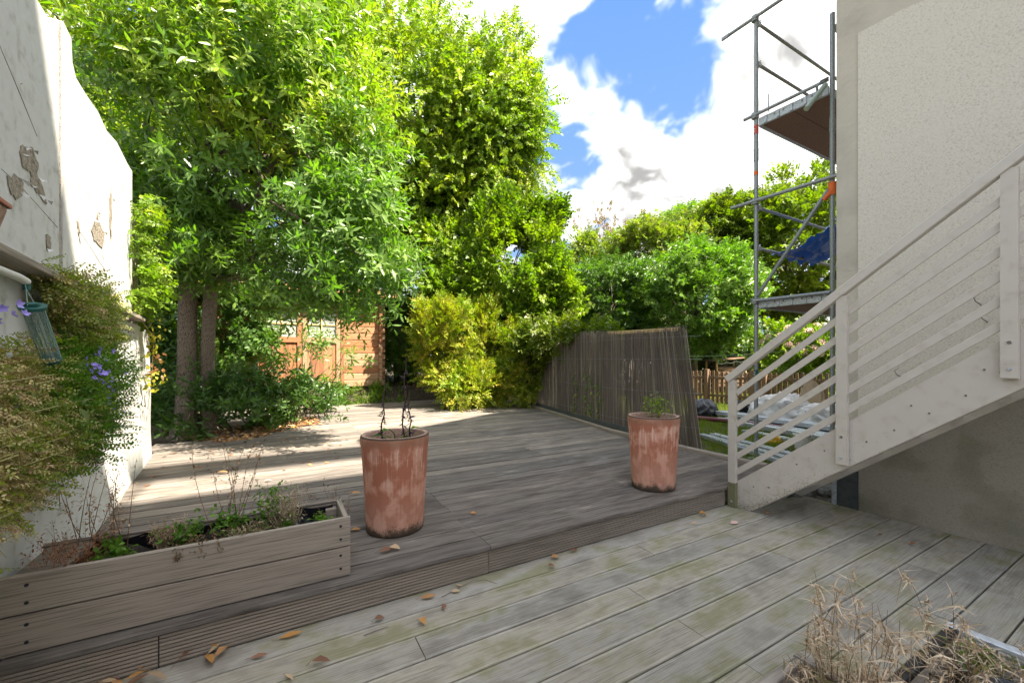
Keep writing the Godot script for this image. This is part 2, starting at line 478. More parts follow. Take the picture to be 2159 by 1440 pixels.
# ---------------------------------------------------------------- plants
func sprig(n: int, L: float, leaf_l: float, leaf_w: float, spread: float, bend: float, widest: float, seed_: int, tip := true, wood := Color(0.5, 0.4, 0.2), flat := true) -> ArrayMesh:
	var r := RandomNumberGenerator.new()
	r.seed = seed_
	var b := MB.new()
	b.tint = wood
	var curve := Vector3(r.randf_range(-0.1, 0.1), 0, r.randf_range(-0.1, 0.1)) * L
	b.tube([Vector3.ZERO, Vector3.UP * L * 0.5 + curve * 0.3, Vector3.UP * L * 0.96 + curve], [L * 0.012, L * 0.009, L * 0.003], 3)
	for k in n:
		var t := 0.12 + 0.86 * (k + 0.5) / n
		var az := k * 2.4 + r.randf_range(-0.4, 0.4)
		var out := Vector3(cos(az), 0, sin(az))
		var lift := r.randf_range(0.2, 1.0) * spread + (1.4 if tip and k >= n - 2 else 0.0)
		var d := (out + Vector3.UP * lift).normalized()
		var nn := (Vector3.UP - d * d.y + rdir_of(r) * 0.5).normalized()
		if flat:                                     # leaves to both sides of the twig, in one plane
			d = (Vector3(1.0 if k % 2 else -1.0, lift, r.randf_range(-0.45, 0.35)) * (Vector3(0.3, 1, 1) if k >= n - 1 else Vector3.ONE)).normalized()
			nn = (Vector3.BACK + rdir_of(r) * 0.65).normalized()
		var s := r.randf_range(0.75, 1.15) * (0.75 if k >= n - 2 else 1.0)
		var g := r.randf_range(0.78, 1.2)
		b.tint = Color(g * r.randf_range(0.92, 1.12), g, g * r.randf_range(0.7, 1.2))
		b.leaf(Vector3.UP * L * t + curve * t * t, d, nn, leaf_l * s, leaf_w * s, bend * r.randf_range(0.3, 1.8), r.randf_range(0.1, 0.4), widest)
	return b.mesh()

func rdir_of(r: RandomNumberGenerator) -> Vector3:
	return Vector3(r.randf_range(-1, 1), r.randf_range(-1, 1), r.randf_range(-1, 1))

# clusters [centre, radius, outward] spread through an ellipsoid, most of them near its skin
func clumps(c: Vector3, r: Vector3, n: int, size: float, inner := 0.35) -> Array:
	var out := []
	for k in n:
		var d := rdir()
		var q := lerpf(inner, 1.0, pow(rng.randf(), 0.55)) * rf(0.86, 1.1)
		out.append([c + d * r * q, size * rf(0.6, 1.35), d])
	return out

func crown(called: String, lumps: Array, per: int, mesh: Mesh, m: Material, size: float, cols: Array, up: float, parent: Node3D, droop := 0.0) -> void:
	var list := []
	var tints := []
	for l in lumps:
		var c: Vector3 = l[0]
		var tone := rng.randf()
		var lead: Vector3 = (l[2] + rdir() * 0.6).normalized()
		for k in per:
			var d := rdir()
			var p := c + d * float(l[1]) * pow(rng.randf(), 0.5)
			var y: Vector3 = (lead * 0.8 + d * 0.5 + rdir() * 0.4 + Vector3.UP * up - Vector3.UP * droop * rng.randf()).normalized()
			var z: Vector3 = Vector3.UP * 0.75 + lead * 0.6 + rdir() * 0.8
			var x := y.cross(z).normalized()
			var s := size * rf(0.7, 1.25)
			list.append(Transform3D(Basis(x * s, y * s, x.cross(y) * s), p))
			var t := clampf(tone * 0.65 + rng.randf() * 0.45, 0.0, 0.999) * (cols.size() - 1)
			var ca: Color = cols[int(t)]
			tints.append(ca.lerp(cols[int(t) + 1], t - int(t)))
	scatter(called, mesh, m, list, tints, parent)

func limb(b: MB, p0: Vector3, p1: Vector3, r0: float, r1: float, wob := 0.08, sides := 8, steps := 7) -> void:
	var pts := []
	var rad := []
	var L := p0.distance_to(p1)
	var o1 := rdir() * wob * L
	var o2 := rdir() * wob * L * 0.6
	for k in steps + 1:
		var t := float(k) / steps
		pts.append(p0.lerp(p1, t) + o1 * sin(t * PI) + o2 * sin(t * TAU))
		rad.append(lerpf(r0, r1, t) * (1.0 + (0.35 * (1.0 - t * 6.0) if t < 0.16 else 0.0)) * rf(0.95, 1.05))
	b.tube(pts, rad, sides)

func simple_tree(called: String, foot: Vector3, mid: Vector3, trunk_r: float, label: String, category: String, lumps: Array, per: int, mesh: Mesh, m: Material, size: float, cols: Array, up := 0.2, droop := 0.0, group := "") -> Node3D:
	var t := thing(called, foot, label, category, group)
	var b := MB.new()
	limb(b, foot, mid, trunk_r, trunk_r * 0.55, 0.04)
	obj("trunk", b, M.bark, t)
	var br := MB.new()
	var count := mini(lumps.size(), 26)
	for k in count:
		var l = lumps[(k * 7) % lumps.size()]
		limb(br, foot.lerp(mid, rf(0.55, 1.0)), l[0], trunk_r * rf(0.2, 0.4), 0.012, 0.08, 5, 5)
	obj("branches", br, M.bark, t, "", "", "", "stuff")
	crown("crown", lumps, per, mesh, m, size, cols, up, t, droop)
	return t

# ---------------------------------------------------------------- the place
func wall_a(b: float) -> float:
	return -0.667 - 0.0955 * b

func kerb_a(b: float) -> float:
	if b < 4.2: return 4.235
	if b < 8.6: return lerpf(4.235, 5.2, (b - 4.2) / 4.4)
	return lerpf(5.2, 5.55, (b - 8.6) / 2.0)

func board_profile(wide: float, thick: float, ridges: int, deep: float, flat_edge: float) -> PackedVector2Array:
	var p := PackedVector2Array([Vector2(-wide / 2, -thick), Vector2(wide / 2, -thick), Vector2(wide / 2, -0.003), Vector2(wide / 2 - 0.003, 0)])
	var x0 := wide / 2 - flat_edge
	var step := 2.0 * x0 / ridges
	for k in ridges:
		var x := x0 - k * step
		p.append(Vector2(x, 0)); p.append(Vector2(x - step * 0.18, -deep)); p.append(Vector2(x - step * 0.48, -deep)); p.append(Vector2(x - step * 0.66, 0))
	p.append(Vector2(-wide / 2 + 0.003, 0)); p.append(Vector2(-wide / 2, -0.003))
	return p

func ground_y(a: float, b: float) -> float:
	var y := -0.06
	if b > 10.2:
		y += smoothstep(10.35, 11.0, b) * 0.6 * smoothstep(9.0, 5.5, a)
	elif a < -1.1 and b > 6.0:
		y = 0.12
	if b > 14.0:
		y += (b - 14.0) * 0.012
	return y + 0.015 * sin(a * 2.3 + 1.0) * sin(b * 1.7)

func build_ground() -> void:
	var b := MB.new()
	var av := []
	var x := -70.0
	while x < 90.0:
		av.append(x)
		x += 0.5 if x > -6.0 and x < 20.0 else 8.0
	var bv := []
	x = -30.0
	while x < 120.0:
		bv.append(x)
		x += 0.25 if x > 9.5 and x < 12.0 else (0.5 if x > -2.0 and x < 18.0 else 8.0)
	var rows := []
	for q in bv:
		var row := []
		for p in av:
			row.append(V(p, q, ground_y(p, q)))
		rows.append(row)
	b.sheet(rows)
	obj("ground", b, M.earth, null, "", "", "", "structure")

func build_decks() -> void:
	var up := thing("upper_deck", V(1.5, 6.0, 0.165), "", "", "", "structure")
	var pr := board_profile(0.1445, 0.024, 13, 0.0034, 0.006)
	var plain := board_profile(0.143, 0.024, 3, 0.001, 0.03)
	var b0 := 2.14
	var row := 0
	while b0 < 10.5:
		var bc := b0 + 0.0755
		var a0 := wall_a(bc) + 0.015 if bc < 6.3 else -1.35
		if bc > 6.9: a0 = -0.9 + 0.1 * sin(bc * 3.0)
		var a1 := kerb_a(bc) - 0.05
		var cuts := [a0]
		if row % 2 == 0 or row in [1, 5, 7]: cuts.append(1.07 + rf(-0.012, 0.012))
		else: cuts.append_array([-0.35 + rf(-0.02, 0.02), 2.62 + rf(-0.02, 0.02)])
		cuts.append(a1)
		for k in cuts.size() - 1:
			var b := MB.new()
			b.off = Vector2(rf(0, 50), rf(0, 50))
			var y := 0.165 + rf(-0.002, 0.0015)
			b.push(pr if row < 7 else plain, V(cuts[k] + 0.002, bc, y), V(cuts[k + 1] - 0.002, bc, y + rf(-0.001, 0.001)), Vector3.UP)
			obj("board", b, M["wood%d" % rng.randi_range(0, 4)], up)
		b0 += 0.157
		row += 1
	# ribbed riser boards and the joists that carry the deck
	var rp := PackedVector2Array([Vector2(-0.0705, -0.02), Vector2(0.0705, -0.02)])
	for k in 9:
		var q := 0.0705 - k * 0.0157
		rp.append(Vector2(q, 0)); rp.append(Vector2(q - 0.0098, 0)); rp.append(Vector2(q - 0.0104, -0.008)); rp.append(Vector2(q - 0.0152, -0.008))
	rp.append(Vector2(-0.0705, 0))
	for s in [[-0.86, -0.42], [-0.415, 1.075], [1.08, 3.335]]:
		var b := MB.new()
		b.off = Vector2(rf(0, 9), rf(0, 9))
		b.push(rp, V(s[1], 2.163, 0.071), V(s[0], 2.163, 0.071), V(0, -1, 0))
		obj("riser_board", b, M["plain_wood%d" % (2 if s[0] > 1 else 0)], up)
	var jo := MB.new()
	for a in [-0.6, 0.4, 1.07, 2.0, 2.62, 3.4, 4.0]:
		jo.bar(V(a, 2.2, 0.07), V(a, 10.4, 0.07), 0.06, 0.13)
	obj("joist", jo, M.plain_wood2, up)
	var ks := [[2.3, 3.2], [3.205, 4.6], [4.605, 6.6], [6.605, 8.9]]
	for s in ks:
		var b := MB.new()
		b.off = Vector2(rf(0, 9), rf(0, 9))
		b.bar(V(kerb_a(s[0]) - 0.01, s[0], 0.175), V(kerb_a(s[1]) - 0.01, s[1], 0.175), 0.065, 0.075, Vector3.UP, 0.012)
		obj("kerb_beam", b, M.plain_wood2, up)
	for s in [[3.9, 6.1], [6.11, 8.6]]:
		var b := MB.new()
		b.bar(V(kerb_a(s[0]) + 0.045, s[0], 0.2), V(kerb_a(s[1]) + 0.045, s[1], 0.2), 0.022, 0.14)
		obj("edging_strip", b, M.slate, up)
	var lo := thing("lower_deck", V(1.6, 1.0, 0.0), "", "", "", "structure")
	var lp := board_profile(0.1585, 0.024, 24, 0.0016, 0.014)
	var edge := 2.001
	row = 0
	while edge > -0.75:
		var bc := edge - 0.0815
		var cuts := []
		var a0 := wall_a(bc) + 0.02
		if row == 0: cuts = [a0, 2.1, 4.2]
		elif row in [1, 3, 5, 7, 9]: cuts = [a0, 0.545, 2.795, 4.185]
		else: cuts = [a0, -0.3, 1.67, 3.35, 4.185]
		if row == 1: cuts = [a0, 0.54, 2.795, 4.19]
		if row == 2: cuts = [a0, 1.67, 4.185]
		if row == 3: cuts = [a0, 0.548, 2.797, 4.185]
		if row == 4: cuts = [a0, 1.67, 4.185]
		for k in cuts.size() - 1:
			var b := MB.new()
			b.off = Vector2(rf(0, 50), rf(0, 50))
			var y := rf(-0.001, 0.001)
			b.push(lp, V(cuts[k] + 0.002, bc, y), V(cuts[k + 1] - 0.002, bc, y), Vector3.UP)
			obj("board", b, M["plank%d" % rng.randi_range(0, 4)], lo)
		edge -= 0.1665
		row += 1
	var pv := MB.new()
	pv.bar(V(1.6, -2.98, -0.03), V(1.6, -0.72, -0.03), 5.1, 0.05)
	obj("bounce_slab", pv, M.joint_mortar, lo)  # unseen pale paving, added to bounce light onto the foreground
	var fb := MB.new()
	fb.off = Vector2(3, 7)
	fb.bar(V(wall_a(2.1), 2.083, -0.012), V(3.9, 2.083, -0.012), 0.156, 0.024)
	obj("edge_board", fb, M.plank3, lo)

func poly_slab(b: MB, pts: Array, thick: Vector3) -> void:      # a flat outline given thickness
	var o: Vector3 = pts[0]
	var nn := Vector3.ZERO
	for k in range(1, pts.size() - 1):
		nn += (pts[k] - o).cross(pts[k + 1] - o)
	nn = nn.normalized()
	if nn.dot(thick) > 0.0:
		nn = -nn
		pts = pts.duplicate()
		pts.reverse()
		o = pts[0]
	var x: Vector3 = (pts[1] - o).normalized()
	var y := nn.cross(x)
	var fl := PackedVector2Array()
	for p in pts: fl.append(Vector2((p - o).dot(x), (p - o).dot(y)))
	var t := Geometry2D.triangulate_polygon(fl)
	for k in range(0, t.size(), 3):
		var A: Vector3 = pts[t[k]]
		var B: Vector3 = pts[t[k + 1]]
		var C: Vector3 = pts[t[k + 2]]
		if (B - A).cross(C - A).dot(nn) < 0:
			var T := B
			B = C; C = T
		b.tri(A, B, C)
		b.tri(A + thick, C + thick, B + thick)
	for k in pts.size():
		var A: Vector3 = pts[k]
		var B: Vector3 = pts[(k + 1) % pts.size()]
		b.quad(A, A + thick, B + thick, B)

func build_house() -> void:
	var h := thing("house", V(6.0, 1.7, -0.06), "cream roughcast house wall rising on the right behind the metal staircase", "house")
	# main block: a gable house whose long side runs along the terrace
	var b := MB.new()
	var gab := []
	for p in [[4.2, -0.1], [12.0, -0.1], [12.0, 7.0], [8.0, 9.75], [4.2, 7.1]]:
		gab.append(V(p[0], 1.704, p[1]))
	gab.reverse()
	poly_slab(b, gab, V(0, -9.0, 0))
	obj("wall", b, M.smooth_render, h)
	var rc := MB.new()
	poly_slab(rc, [V(4.188, 1.547, 0.36), V(4.188, 1.547, 3.95), V(4.188, 1.25, 3.94), V(4.188, 0.9, 3.87), V(4.188, -3.0, 3.6), V(4.188, -3.0, 3.55), V(4.188, -2.6, 3.5)], V(0.03, 0, 0))
	obj("roughcast_panel", rc, M.roughcast, h)
	var lr := MB.new()
	poly_slab(lr, [V(4.19, 1.545, -0.05), V(4.19, 1.545, 0.356), V(4.19, -2.6, 3.496), V(4.19, -3.0, 3.546), V(4.19, -3.0, -0.05)], V(0.03, 0, 0))
	obj("lower_panel", lr, M.low_roughcast, h)
	var pl := MB.new()
	pl.box(V(4.195, 1.625, 0.19), Vector3(0.03, 0.42, 0.15))
	obj("corner_plinth", pl, M.slate, h)
	var tr := MB.new()
	tr.box(V(4.178, 1.712, 0.19), Vector3(0.004, 0.42, 0.035))
	for k in 22:
		tr.box(V(4.174, 1.712, 0.0 + k * 0.018), Vector3(0.004, 0.008, 0.022))
	obj("perforated_trim", tr, M.galvanised, h)
	var hooks := [[0.86, 1.62], [0.83, 1.5], [1.27, 1.11]]
	for q in hooks:
		var w := MB.new()
		w.tube([V(4.186, q[0], q[1]), V(4.12, q[0] + 0.01, q[1] + 0.02), V(4.11, q[0] + 0.02, q[1] + 0.05), V(4.13, q[0] + 0.0, q[1] + 0.075)], [0.004, 0.003, 0.003, 0.002], 5)
		obj("wall_hook", w, M.bolt, h)
	var roof := MB.new()
	roof.bar(V(5.9, 1.95, 8.55), V(5.9, -7.5, 8.55), 5.0, 0.14, Vector3(-0.567, 0.823, 0))
	roof.bar(V(10.05, 1.95, 8.55), V(10.05, -7.5, 8.55), 5.1, 0.14, Vector3(0.567, 0.823, 0))
	obj("roof", roof, M.roof_tile, h)
	# unseen block and overhead strip, added and shaped to throw the terrace shade
	var rw := MB.new()
	rw.box(V(7.4, -6.0, 6.4), Vector3(9.0, 13.0, 6.0))
	obj("added_shade_block", rw, M.white_paint, h)
	var sw := MB.new()
	sw.bar(V(4.05, -2.02, 12.94), V(11.8, -2.02, 12.94), 0.60, 0.06)
	obj("added_shade_strip", sw, M.plywood, h)  # invented strip, throws the dark band across the upper deck
	for a in [4.2, 6.3, 8.8, 11.7]:
		var sb := MB.new()
		sb.bar(V(a, -3.0, 12.88), V(a, -1.72, 12.88), 0.05, 0.05)
		obj("shade_strip_bracket", sb, M.galvanised, h)  # invented supports that carry the shade strip

func jag(pts: Array, amount: float) -> Array:
	var out := []
	for k in pts.size():
		var p: Vector3 = pts[k]
		var q: Vector3 = pts[(k + 1) % pts.size()]
		out.append(p)
		for t in [0.33, 0.66]:
			out.append(p.lerp(q, t + rf(-0.1, 0.1)) + Vector3(0, rf(-1, 1), rf(-1, 1)) * amount)
	return out

func WP(b: float, y: float, off: float) -> Vector3:        # a point on the left wall's face
	return V(wall_a(b) + off, b, y)

func build_left_wall() -> void:
	var w := thing("garden_wall", V(-1.0, 3.0, -0.06), "tall white painted garden wall on the left with peeling paint", "wall")
	var T := Vector3(-0.24, 0, 0)
	var b := MB.new()
	var top := [[-0.75, 2.9], [2.3, 2.72], [2.62, 2.83], [2.83, 2.85], [2.905, 2.835]]
	var pts := [WP(2.905, 1.56, 0), WP(-0.75, 1.56, 0)]
	for t in top: pts.append(WP(t[0], t[1], 0))
	pts.reverse()
	poly_slab(b, pts, T)
	obj("upper_wall", b, M.white_paint, w)
	b = MB.new()
	pts = [WP(4.95, 1.56, 0), WP(2.968, 1.56, 0)]
	for t in [[2.968, 2.975], [3.11, 2.98], [3.13, 2.86], [3.2, 2.815], [3.4, 2.83], [3.69, 2.87], [3.95, 2.86], [4.28, 2.925], [4.6, 2.93], [4.72, 2.93], [4.95, 2.95]]: pts.append(WP(t[0], t[1], 0))
	pts.reverse()
	poly_slab(b, pts, T)
	obj("upper_wall", b, M.white_paint, w)
	b = MB.new()
	pts = [WP(2.966, 1.56, -0.006), WP(2.907, 1.56, -0.006), WP(2.907, 2.84, -0.006), WP(2.93, 2.95, -0.006), WP(2.966, 2.97, -0.006)]
	pts.reverse()
	poly_slab(b, pts, T)
	obj("mortar_joint", b, M.joint_mortar, w)
	# lower part: bulges a little at its foot and rounds off at the far end
	b = MB.new()
	var rows := []
	for k in 14:
		var y := -0.1 + k * (1.66 / 13.0)
		var row := []
		for j in 40:
			var q := lerpf(-0.75, 6.22, j / 39.0)
			var o := 0.02 * smoothstep(0.5, -0.1, y) + 0.012 * sin(q * 2.1 + y * 3.0) + 0.008 * sin(q * 5.3 - y * 4.0)
			o += 0.018 * smoothstep(4.1, 4.25, q)
			if q > 5.95: o -= (q - 5.95) * (q - 5.95) * 1.6
			row.append(WP(q, y, o))
		row.append(WP(6.24, y, -0.25))
		row.append(WP(-0.75, y, -0.25))
		rows.append(row)
	b.sheet(rows)
	obj("lower_wall", b, M.white_paint, w)
	b = MB.new()
	b.off = Vector2(2, 3)
	for s in [[-0.7, 2.6], [2.605, 4.55], [4.555, 4.9]]:
		b.bar(WP(s[0], 1.606, 0.035), WP(s[1], 1.602, 0.035), 0.125, 0.028)
	obj("ledge_board", b, M.plain_wood1, w)
	for q in [1.3, 2.74, 4.1]:
		b = MB.new()
		b.box(WP(q, 1.567, 0.035), Vector3(0.11, 0.045, 0.05))
		obj("ledge_bracket", b, M.plain_wood1, w)
	var peels := [[[2.409, 2.078], [2.44, 2.12], [2.50, 2.13], [2.543, 2.153], [2.61, 2.11], [2.60, 2.05], [2.66, 2.03], [2.72, 1.965], [2.64, 1.975], [2.57, 1.99], [2.53, 1.985], [2.52, 2.04], [2.45, 2.03]],
		[[3.50, 2.05], [3.56, 2.11], [3.62, 2.15], [3.66, 2.195], [3.70, 2.15], [3.78, 2.13], [3.86, 2.12], [3.83, 2.06], [3.80, 2.0], [3.68, 2.0], [3.57, 2.0]],
		[[2.29, 1.94], [2.38, 1.97], [2.45, 1.965], [2.44, 1.92], [2.39, 1.885], [2.33, 1.88]],
		[[2.70, 1.79], [2.73, 1.83], [2.77, 1.82], [2.77, 1.77], [2.74, 1.75]],
		[[4.0, 2.4], [4.07, 2.52], [4.1, 2.3], [4.06, 2.1], [4.02, 2.2]],
		[[3.2, 2.02], [3.23, 2.05], [3.27, 1.98], [3.24, 1.95]]]
	for pe in peels:
		var pl := []
		for t in pe: pl.append(WP(t[0], t[1], 0.004))
		pl.reverse()
		pl = jag(pl, 0.012)
		for k in pl.size():
			pl[k].x = wall_a(-pl[k].z) + 0.004
		b = MB.new()
		poly_slab(b, pl, Vector3(-0.003, 0, 0))
		obj("bare_patch", b, M.bare_mortar, w)
		# curls of lifted paint round the bare patch
		var fl := MB.new()
		for k in range(0, pl.size(), 2):
			if rng.randf() < 0.35:
				var q: Vector3 = pl[k]
				var L := rf(0.008, 0.022)
				fl.tri(q + Vector3(0.002, 0, rf(-0.02, 0.02)), q + Vector3(0.012, -L, rf(-0.02, 0.02)), q + Vector3(0.022, -L * 0.2, rf(-0.03, 0.03)))
		if fl.v.size(): obj("paint_flake", fl, M.white_paint, w)
	# hairline cracks
	var cracks := [[[2.25, 1.955], [2.45, 1.95], [2.62, 1.93], [2.88, 1.895]], [[2.18, 2.42], [2.42, 2.31], [2.6, 2.22]], [[3.2, 1.98], [3.45, 1.95], [3.7, 1.9], [3.9, 1.86]], [[2.43, 2.35], [2.435, 2.37]]]
	for cr in cracks:
		b = MB.new()
		var path := []
		var rr := []
		for t in cr:
			path.append(WP(t[0] + rf(-0.01, 0.01), t[1] + rf(-0.008, 0.008), 0.0)); rr.append(rf(0.001, 0.0022))
		b.tube(path, rr, 4)
		obj("crack", b, M.bare_mortar, w)
	var po := thing("concrete_post", WP(5.2, 0.1, -0.1), "weathered upright concrete post at the far end of the white wall", "post")
	b = MB.new()
	b.box(WP(5.17, 1.25, -0.07), Vector3(0.12, 2.7, 0.2), Basis.IDENTITY, 0.01)
	obj("shaft", b, M.joint_mortar, po)
	b = MB.new()
	b.box(WP(5.17, 2.63, -0.07), Vector3(0.14, 0.05, 0.22))
	obj("cap", b, M.joint_mortar, po)

func build_wall_things() -> void:
	# drain pipe stub
	var p := thing("overflow_pipe", WP(1.7, 1.5, 0.05), "short white plastic pipe with green end under the wall ledge", "pipe")
	var b := MB.new()
	b.tube([WP(1.2, 1.54, 0.06), WP(1.8, 1.54, 0.07), WP(2.12, 1.538, 0.08), WP(2.17, 1.53, 0.085)], [0.013, 0.013, 0.013, 0.013], 10)
	obj("pipe", b, M.plastic_white, p)
	b = MB.new()
	b.rod(WP(2.17, 1.535, 0.085), WP(2.172, 1.50, 0.085), 0.011)
	obj("end_cap", b, M.feeder_green, p)
	# bird feeder hanging askew
	var f := thing("bird_feeder", WP(2.02, 1.26, 0.16), "green wire mesh bird feeder hanging crooked on the white wall", "bird feeder")
	var t0 := WP(1.94, 1.42, 0.16)
	var t1 := WP(2.12, 1.255, 0.16)
	var ax := (t1 - t0).normalized()
	var sx := ax.cross(Vector3.RIGHT).normalized()
	var sy := ax.cross(sx)
	b = MB.new()
	var tilt := (ax + Vector3(0, -0.9, 0)).normalized()
	b.rod(t0 - tilt * 0.004, t0 + tilt * 0.008, 0.034, 28, 0.93)
	b.rod(t0 - tilt * 0.012, t0 - tilt * 0.004, 0.012, 16, 1.6)
	obj("lid", b, M.feeder_green, f)
	b = MB.new()
	b.rod(t1, t1 + ax * 0.012, 0.027, 24)
	b.rod(t1 + ax * 0.012, t1 + ax * 0.018, 0.022, 24)
	obj("base_cup", b, M.feeder_green, f)
	b = MB.new()
	for k in 16:
		var o := (sx * cos(TAU * k / 16) + sy * sin(TAU * k / 16)) * 0.025
		b.rod(t0 + ax * 0.01 + o, t1 + o, 0.0011, 4, 1.0, false)
	for j in 22:
		var c := t0.lerp(t1, 0.06 + 0.93 * j / 21.0)
		var ring := []
		var rr := []
		for k in 17:
			ring.append(c + (sx * cos(TAU * k / 16) + sy * sin(TAU * k / 16)) * 0.025); rr.append(0.0011)
		b.tube(ring, rr, 3)
	obj("wire_cage", b, M.feeder_wire, f)
	b = MB.new()
	b.rod(t0, t1, 0.010, 14)
	obj("seed_tube", b, M.clear_tube, f)
	b = MB.new()
	for s in [-0.03, 0.03]:
		b.tube([t0 + Vector3(0, 0.0, s), WP(2.15, 1.50, 0.09), WP(2.15, 1.53, 0.085)], [0.0015, 0.0015, 0.0015], 4)
	obj("hanger", b, M.feeder_wire, f)
	# terracotta trough standing on the ledge, at the picture's edge
	var tr := thing("terracotta_trough", WP(1.6, 1.625, 0.06), "brown terracotta trough on the wall ledge at the left edge", "pot")
	b = MB.new()
	var c0 := WP(1.905, 1.628, 0.05)
	var dirb := (WP(1.2, 1.628, 0.05) - c0).normalized()
	b.push(PackedVector2Array([Vector2(-0.04, 0), Vector2(0.04, 0), Vector2(0.062, 0.085), Vector2(0.062, 0.1), Vector2(-0.062, 0.1), Vector2(-0.062, 0.085)]), c0, c0 + dirb * 0.5, Vector3.UP)
	obj("body", b, M.clay_inside, tr)
	b = MB.new()
	b.bar(c0 + dirb * -0.012 + Vector3.UP * 0.104, c0 + dirb * 0.51 + Vector3.UP * 0.104, 0.14, 0.016)
	obj("rim", b, M.terracotta1, tr)

func build_planter_left() -> void:
	var p := thing("planter_box", V(-0.28, 2.36, 0.165), "long grey-brown wooden planter box in the left foreground on the deck step", "planter")
	var b: MB
	for k in 2:
		b = MB.new()
		b.off = Vector2(rf(0, 9), rf(0, 9))
		b.bar(V(wall_a(2.2) + 0.005, 2.212, 0.24 + k * 0.147), V(0.32, 2.212, 0.24 + k * 0.147), 0.024, 0.141)
		obj("front_board", b, M["plain_wood%d" % k], p)
		b = MB.new()
		b.off = Vector2(rf(0, 9), rf(0, 9))
		b.bar(V(0.302, 2.226, 0.24 + k * 0.147), V(0.302, 2.512, 0.24 + k * 0.147), 0.024, 0.141)
		obj("end_board", b, M["plain_wood%d" % (k + 2)], p)
		b = MB.new()
		b.off = Vector2(rf(0, 9), rf(0, 9))
		for j in 9:
			b.bar(V(wall_a(2.5) + 0.04, 2.523, 0.177 + k * 0.147 + j * 0.0156), V(0.315, 2.523, 0.177 + k * 0.147 + j * 0.0156), 0.02, 0.0105)
		b.bar(V(wall_a(2.5) + 0.04, 2.53, 0.24 + k * 0.147), V(0.313, 2.53, 0.24 + k * 0.147), 0.012, 0.14)
		obj("back_board", b, M["wood%d" % (k + 1)], p)
	for q in [[0.26, 2.48], [0.26, 2.255], [-0.79, 2.45]]:
		b = MB.new()
		b.box(V(q[0], q[1], 0.3), Vector3(0.055, 0.25, 0.05))
		obj("corner_post", b, M.plain_wood2, p)
	for y in [0.21, 0.275, 0.355, 0.42]:
		for a in [0.275, -0.80]:
			b = MB.new()
			b.rod(V(a, 2.204, y), V(a, 2.1985, y), 0.0065, 10)
			obj("screw", b, M.black_liner, p)
	b = MB.new()
	b.bar(V(-0.84, 2.36, 0.445), V(-0.70, 2.36, 0.445), 0.25, 0.022)
	obj("end_shelf", b, M.wood2, p)
	b = MB.new()
	var rows := []
	for j in 24:
		var row := []
		for k in 9:
			var q := lerpf(2.23, 2.51, k / 8.0)
			var a := lerpf(-0.72, 0.285, j / 23.0)
			row.append(V(a, q, 0.385 + 0.018 * sin(a * 17 + q * 20) + 0.014 * sin(a * 41) - smoothstep(0.0, 0.1, a) * 0.05))
		rows.append(row)
	b.sheet(rows, 0.1)
	obj("soil", b, M.soil, p)
	b = MB.new()
	rows = []
	for j in 40:
		var row := []
		for k in 4:
			var a := lerpf(-0.72, 0.27, j / 39.0)
			row.append(V(a, 2.503 + rf(-0.006, 0.004) - k * 0.004, 0.36 + k * 0.027 + 0.012 * sin(a * 23) + rf(0, 0.006)))
		rows.append(row)
	b.sheet(rows)
	rows = []
	for j in 40:
		var row := []
		for k in 4:
			var a := lerpf(-0.72, 0.27, j / 39.0)
			row.append(V(a, 2.229 + k * 0.003 + rf(0, 0.004), 0.37 + k * 0.021 + 0.008 * sin(a * 19)))
		rows.append(row)
	b.sheet(rows)
	rows = []                                   # the slack of the liner, sagging over the soil
	for j in 12:
		var row := []
		for k in 10:
			var a := lerpf(0.0, 0.20, j / 11.0)
			var q := lerpf(2.25, 2.5, k / 9.0)
			row.append(V(a, q, 0.375 + 0.075 * exp(-pow((a - 0.06) / 0.06, 2)) * smoothstep(2.28, 2.42, q) + 0.01 * sin(a * 60 + q * 25)))
		rows.append(row)
	b.sheet(rows)
	obj("black_liner", b, M.black_liner, p)

# one small plant as a single mesh: several stems with leaves or dry bits
func weed(called: String, at: Vector3, h: float, stems: int, bit_l: float, bit_w: float, bits: int, lean: float, wood: Color, ca: Color, cb: Color, m: Material, label: String, category := "plant", group := "", curl := 0.2, from := 0.3, spread := 0.0) -> void:
	var b := MB.new()
	for s in int(stems * 1.5):
		var d := (Vector3.UP + Vector3(rf(-1, 1), 0, rf(-1, 1)) * lean).normalized()
		var L := h * rf(0.55, 1.0)
		var root := at + Vector3(rf(-1, 1), 0, rf(-1, 1)) * spread
		var side := Vector3(rf(-1, 1), 0, rf(-1, 1)) * L * 0.11
		var pts := []
		var rad := []
		for k in 6:
			var t := k / 5.0
			pts.append(root + d * L * t + side * sin(t * 2.6))
			rad.append(lerpf(0.0019, 0.0006, t) * clampf(h * 3.0, 0.6, 1.0))
		b.tint = wood * rf(0.7, 1.3)
		b.tube(pts, rad, 4)
		for k in int(bits * (2.2 if h > 0.3 and bit_l < 0.02 else 1.0)):
			var t := lerpf(from, 1.0, rng.randf())
			var p := root + d * L * t + side * sin(t * 2.6)
			var o := (rdir() + Vector3.UP * 0.35).normalized()
			b.tint = ca.lerp(cb, rng.randf()) * rf(0.75, 1.25)
			var sz := rf(0.6, 1.2)
			var reach := rf(0.0, 0.03) * clampf(h * 3.0, 0.3, 1.0)
			b.leaf(p + o * reach, o, (Vector3.UP + rdir() * 0.5).normalized(), bit_l * sz * (1.35 if h > 0.3 and bit_l < 0.02 else 1.0), bit_w * sz, curl * rf(0.3, 2.0), rf(0.1, 0.5))
	obj(called, b, m, null, label, category, group)

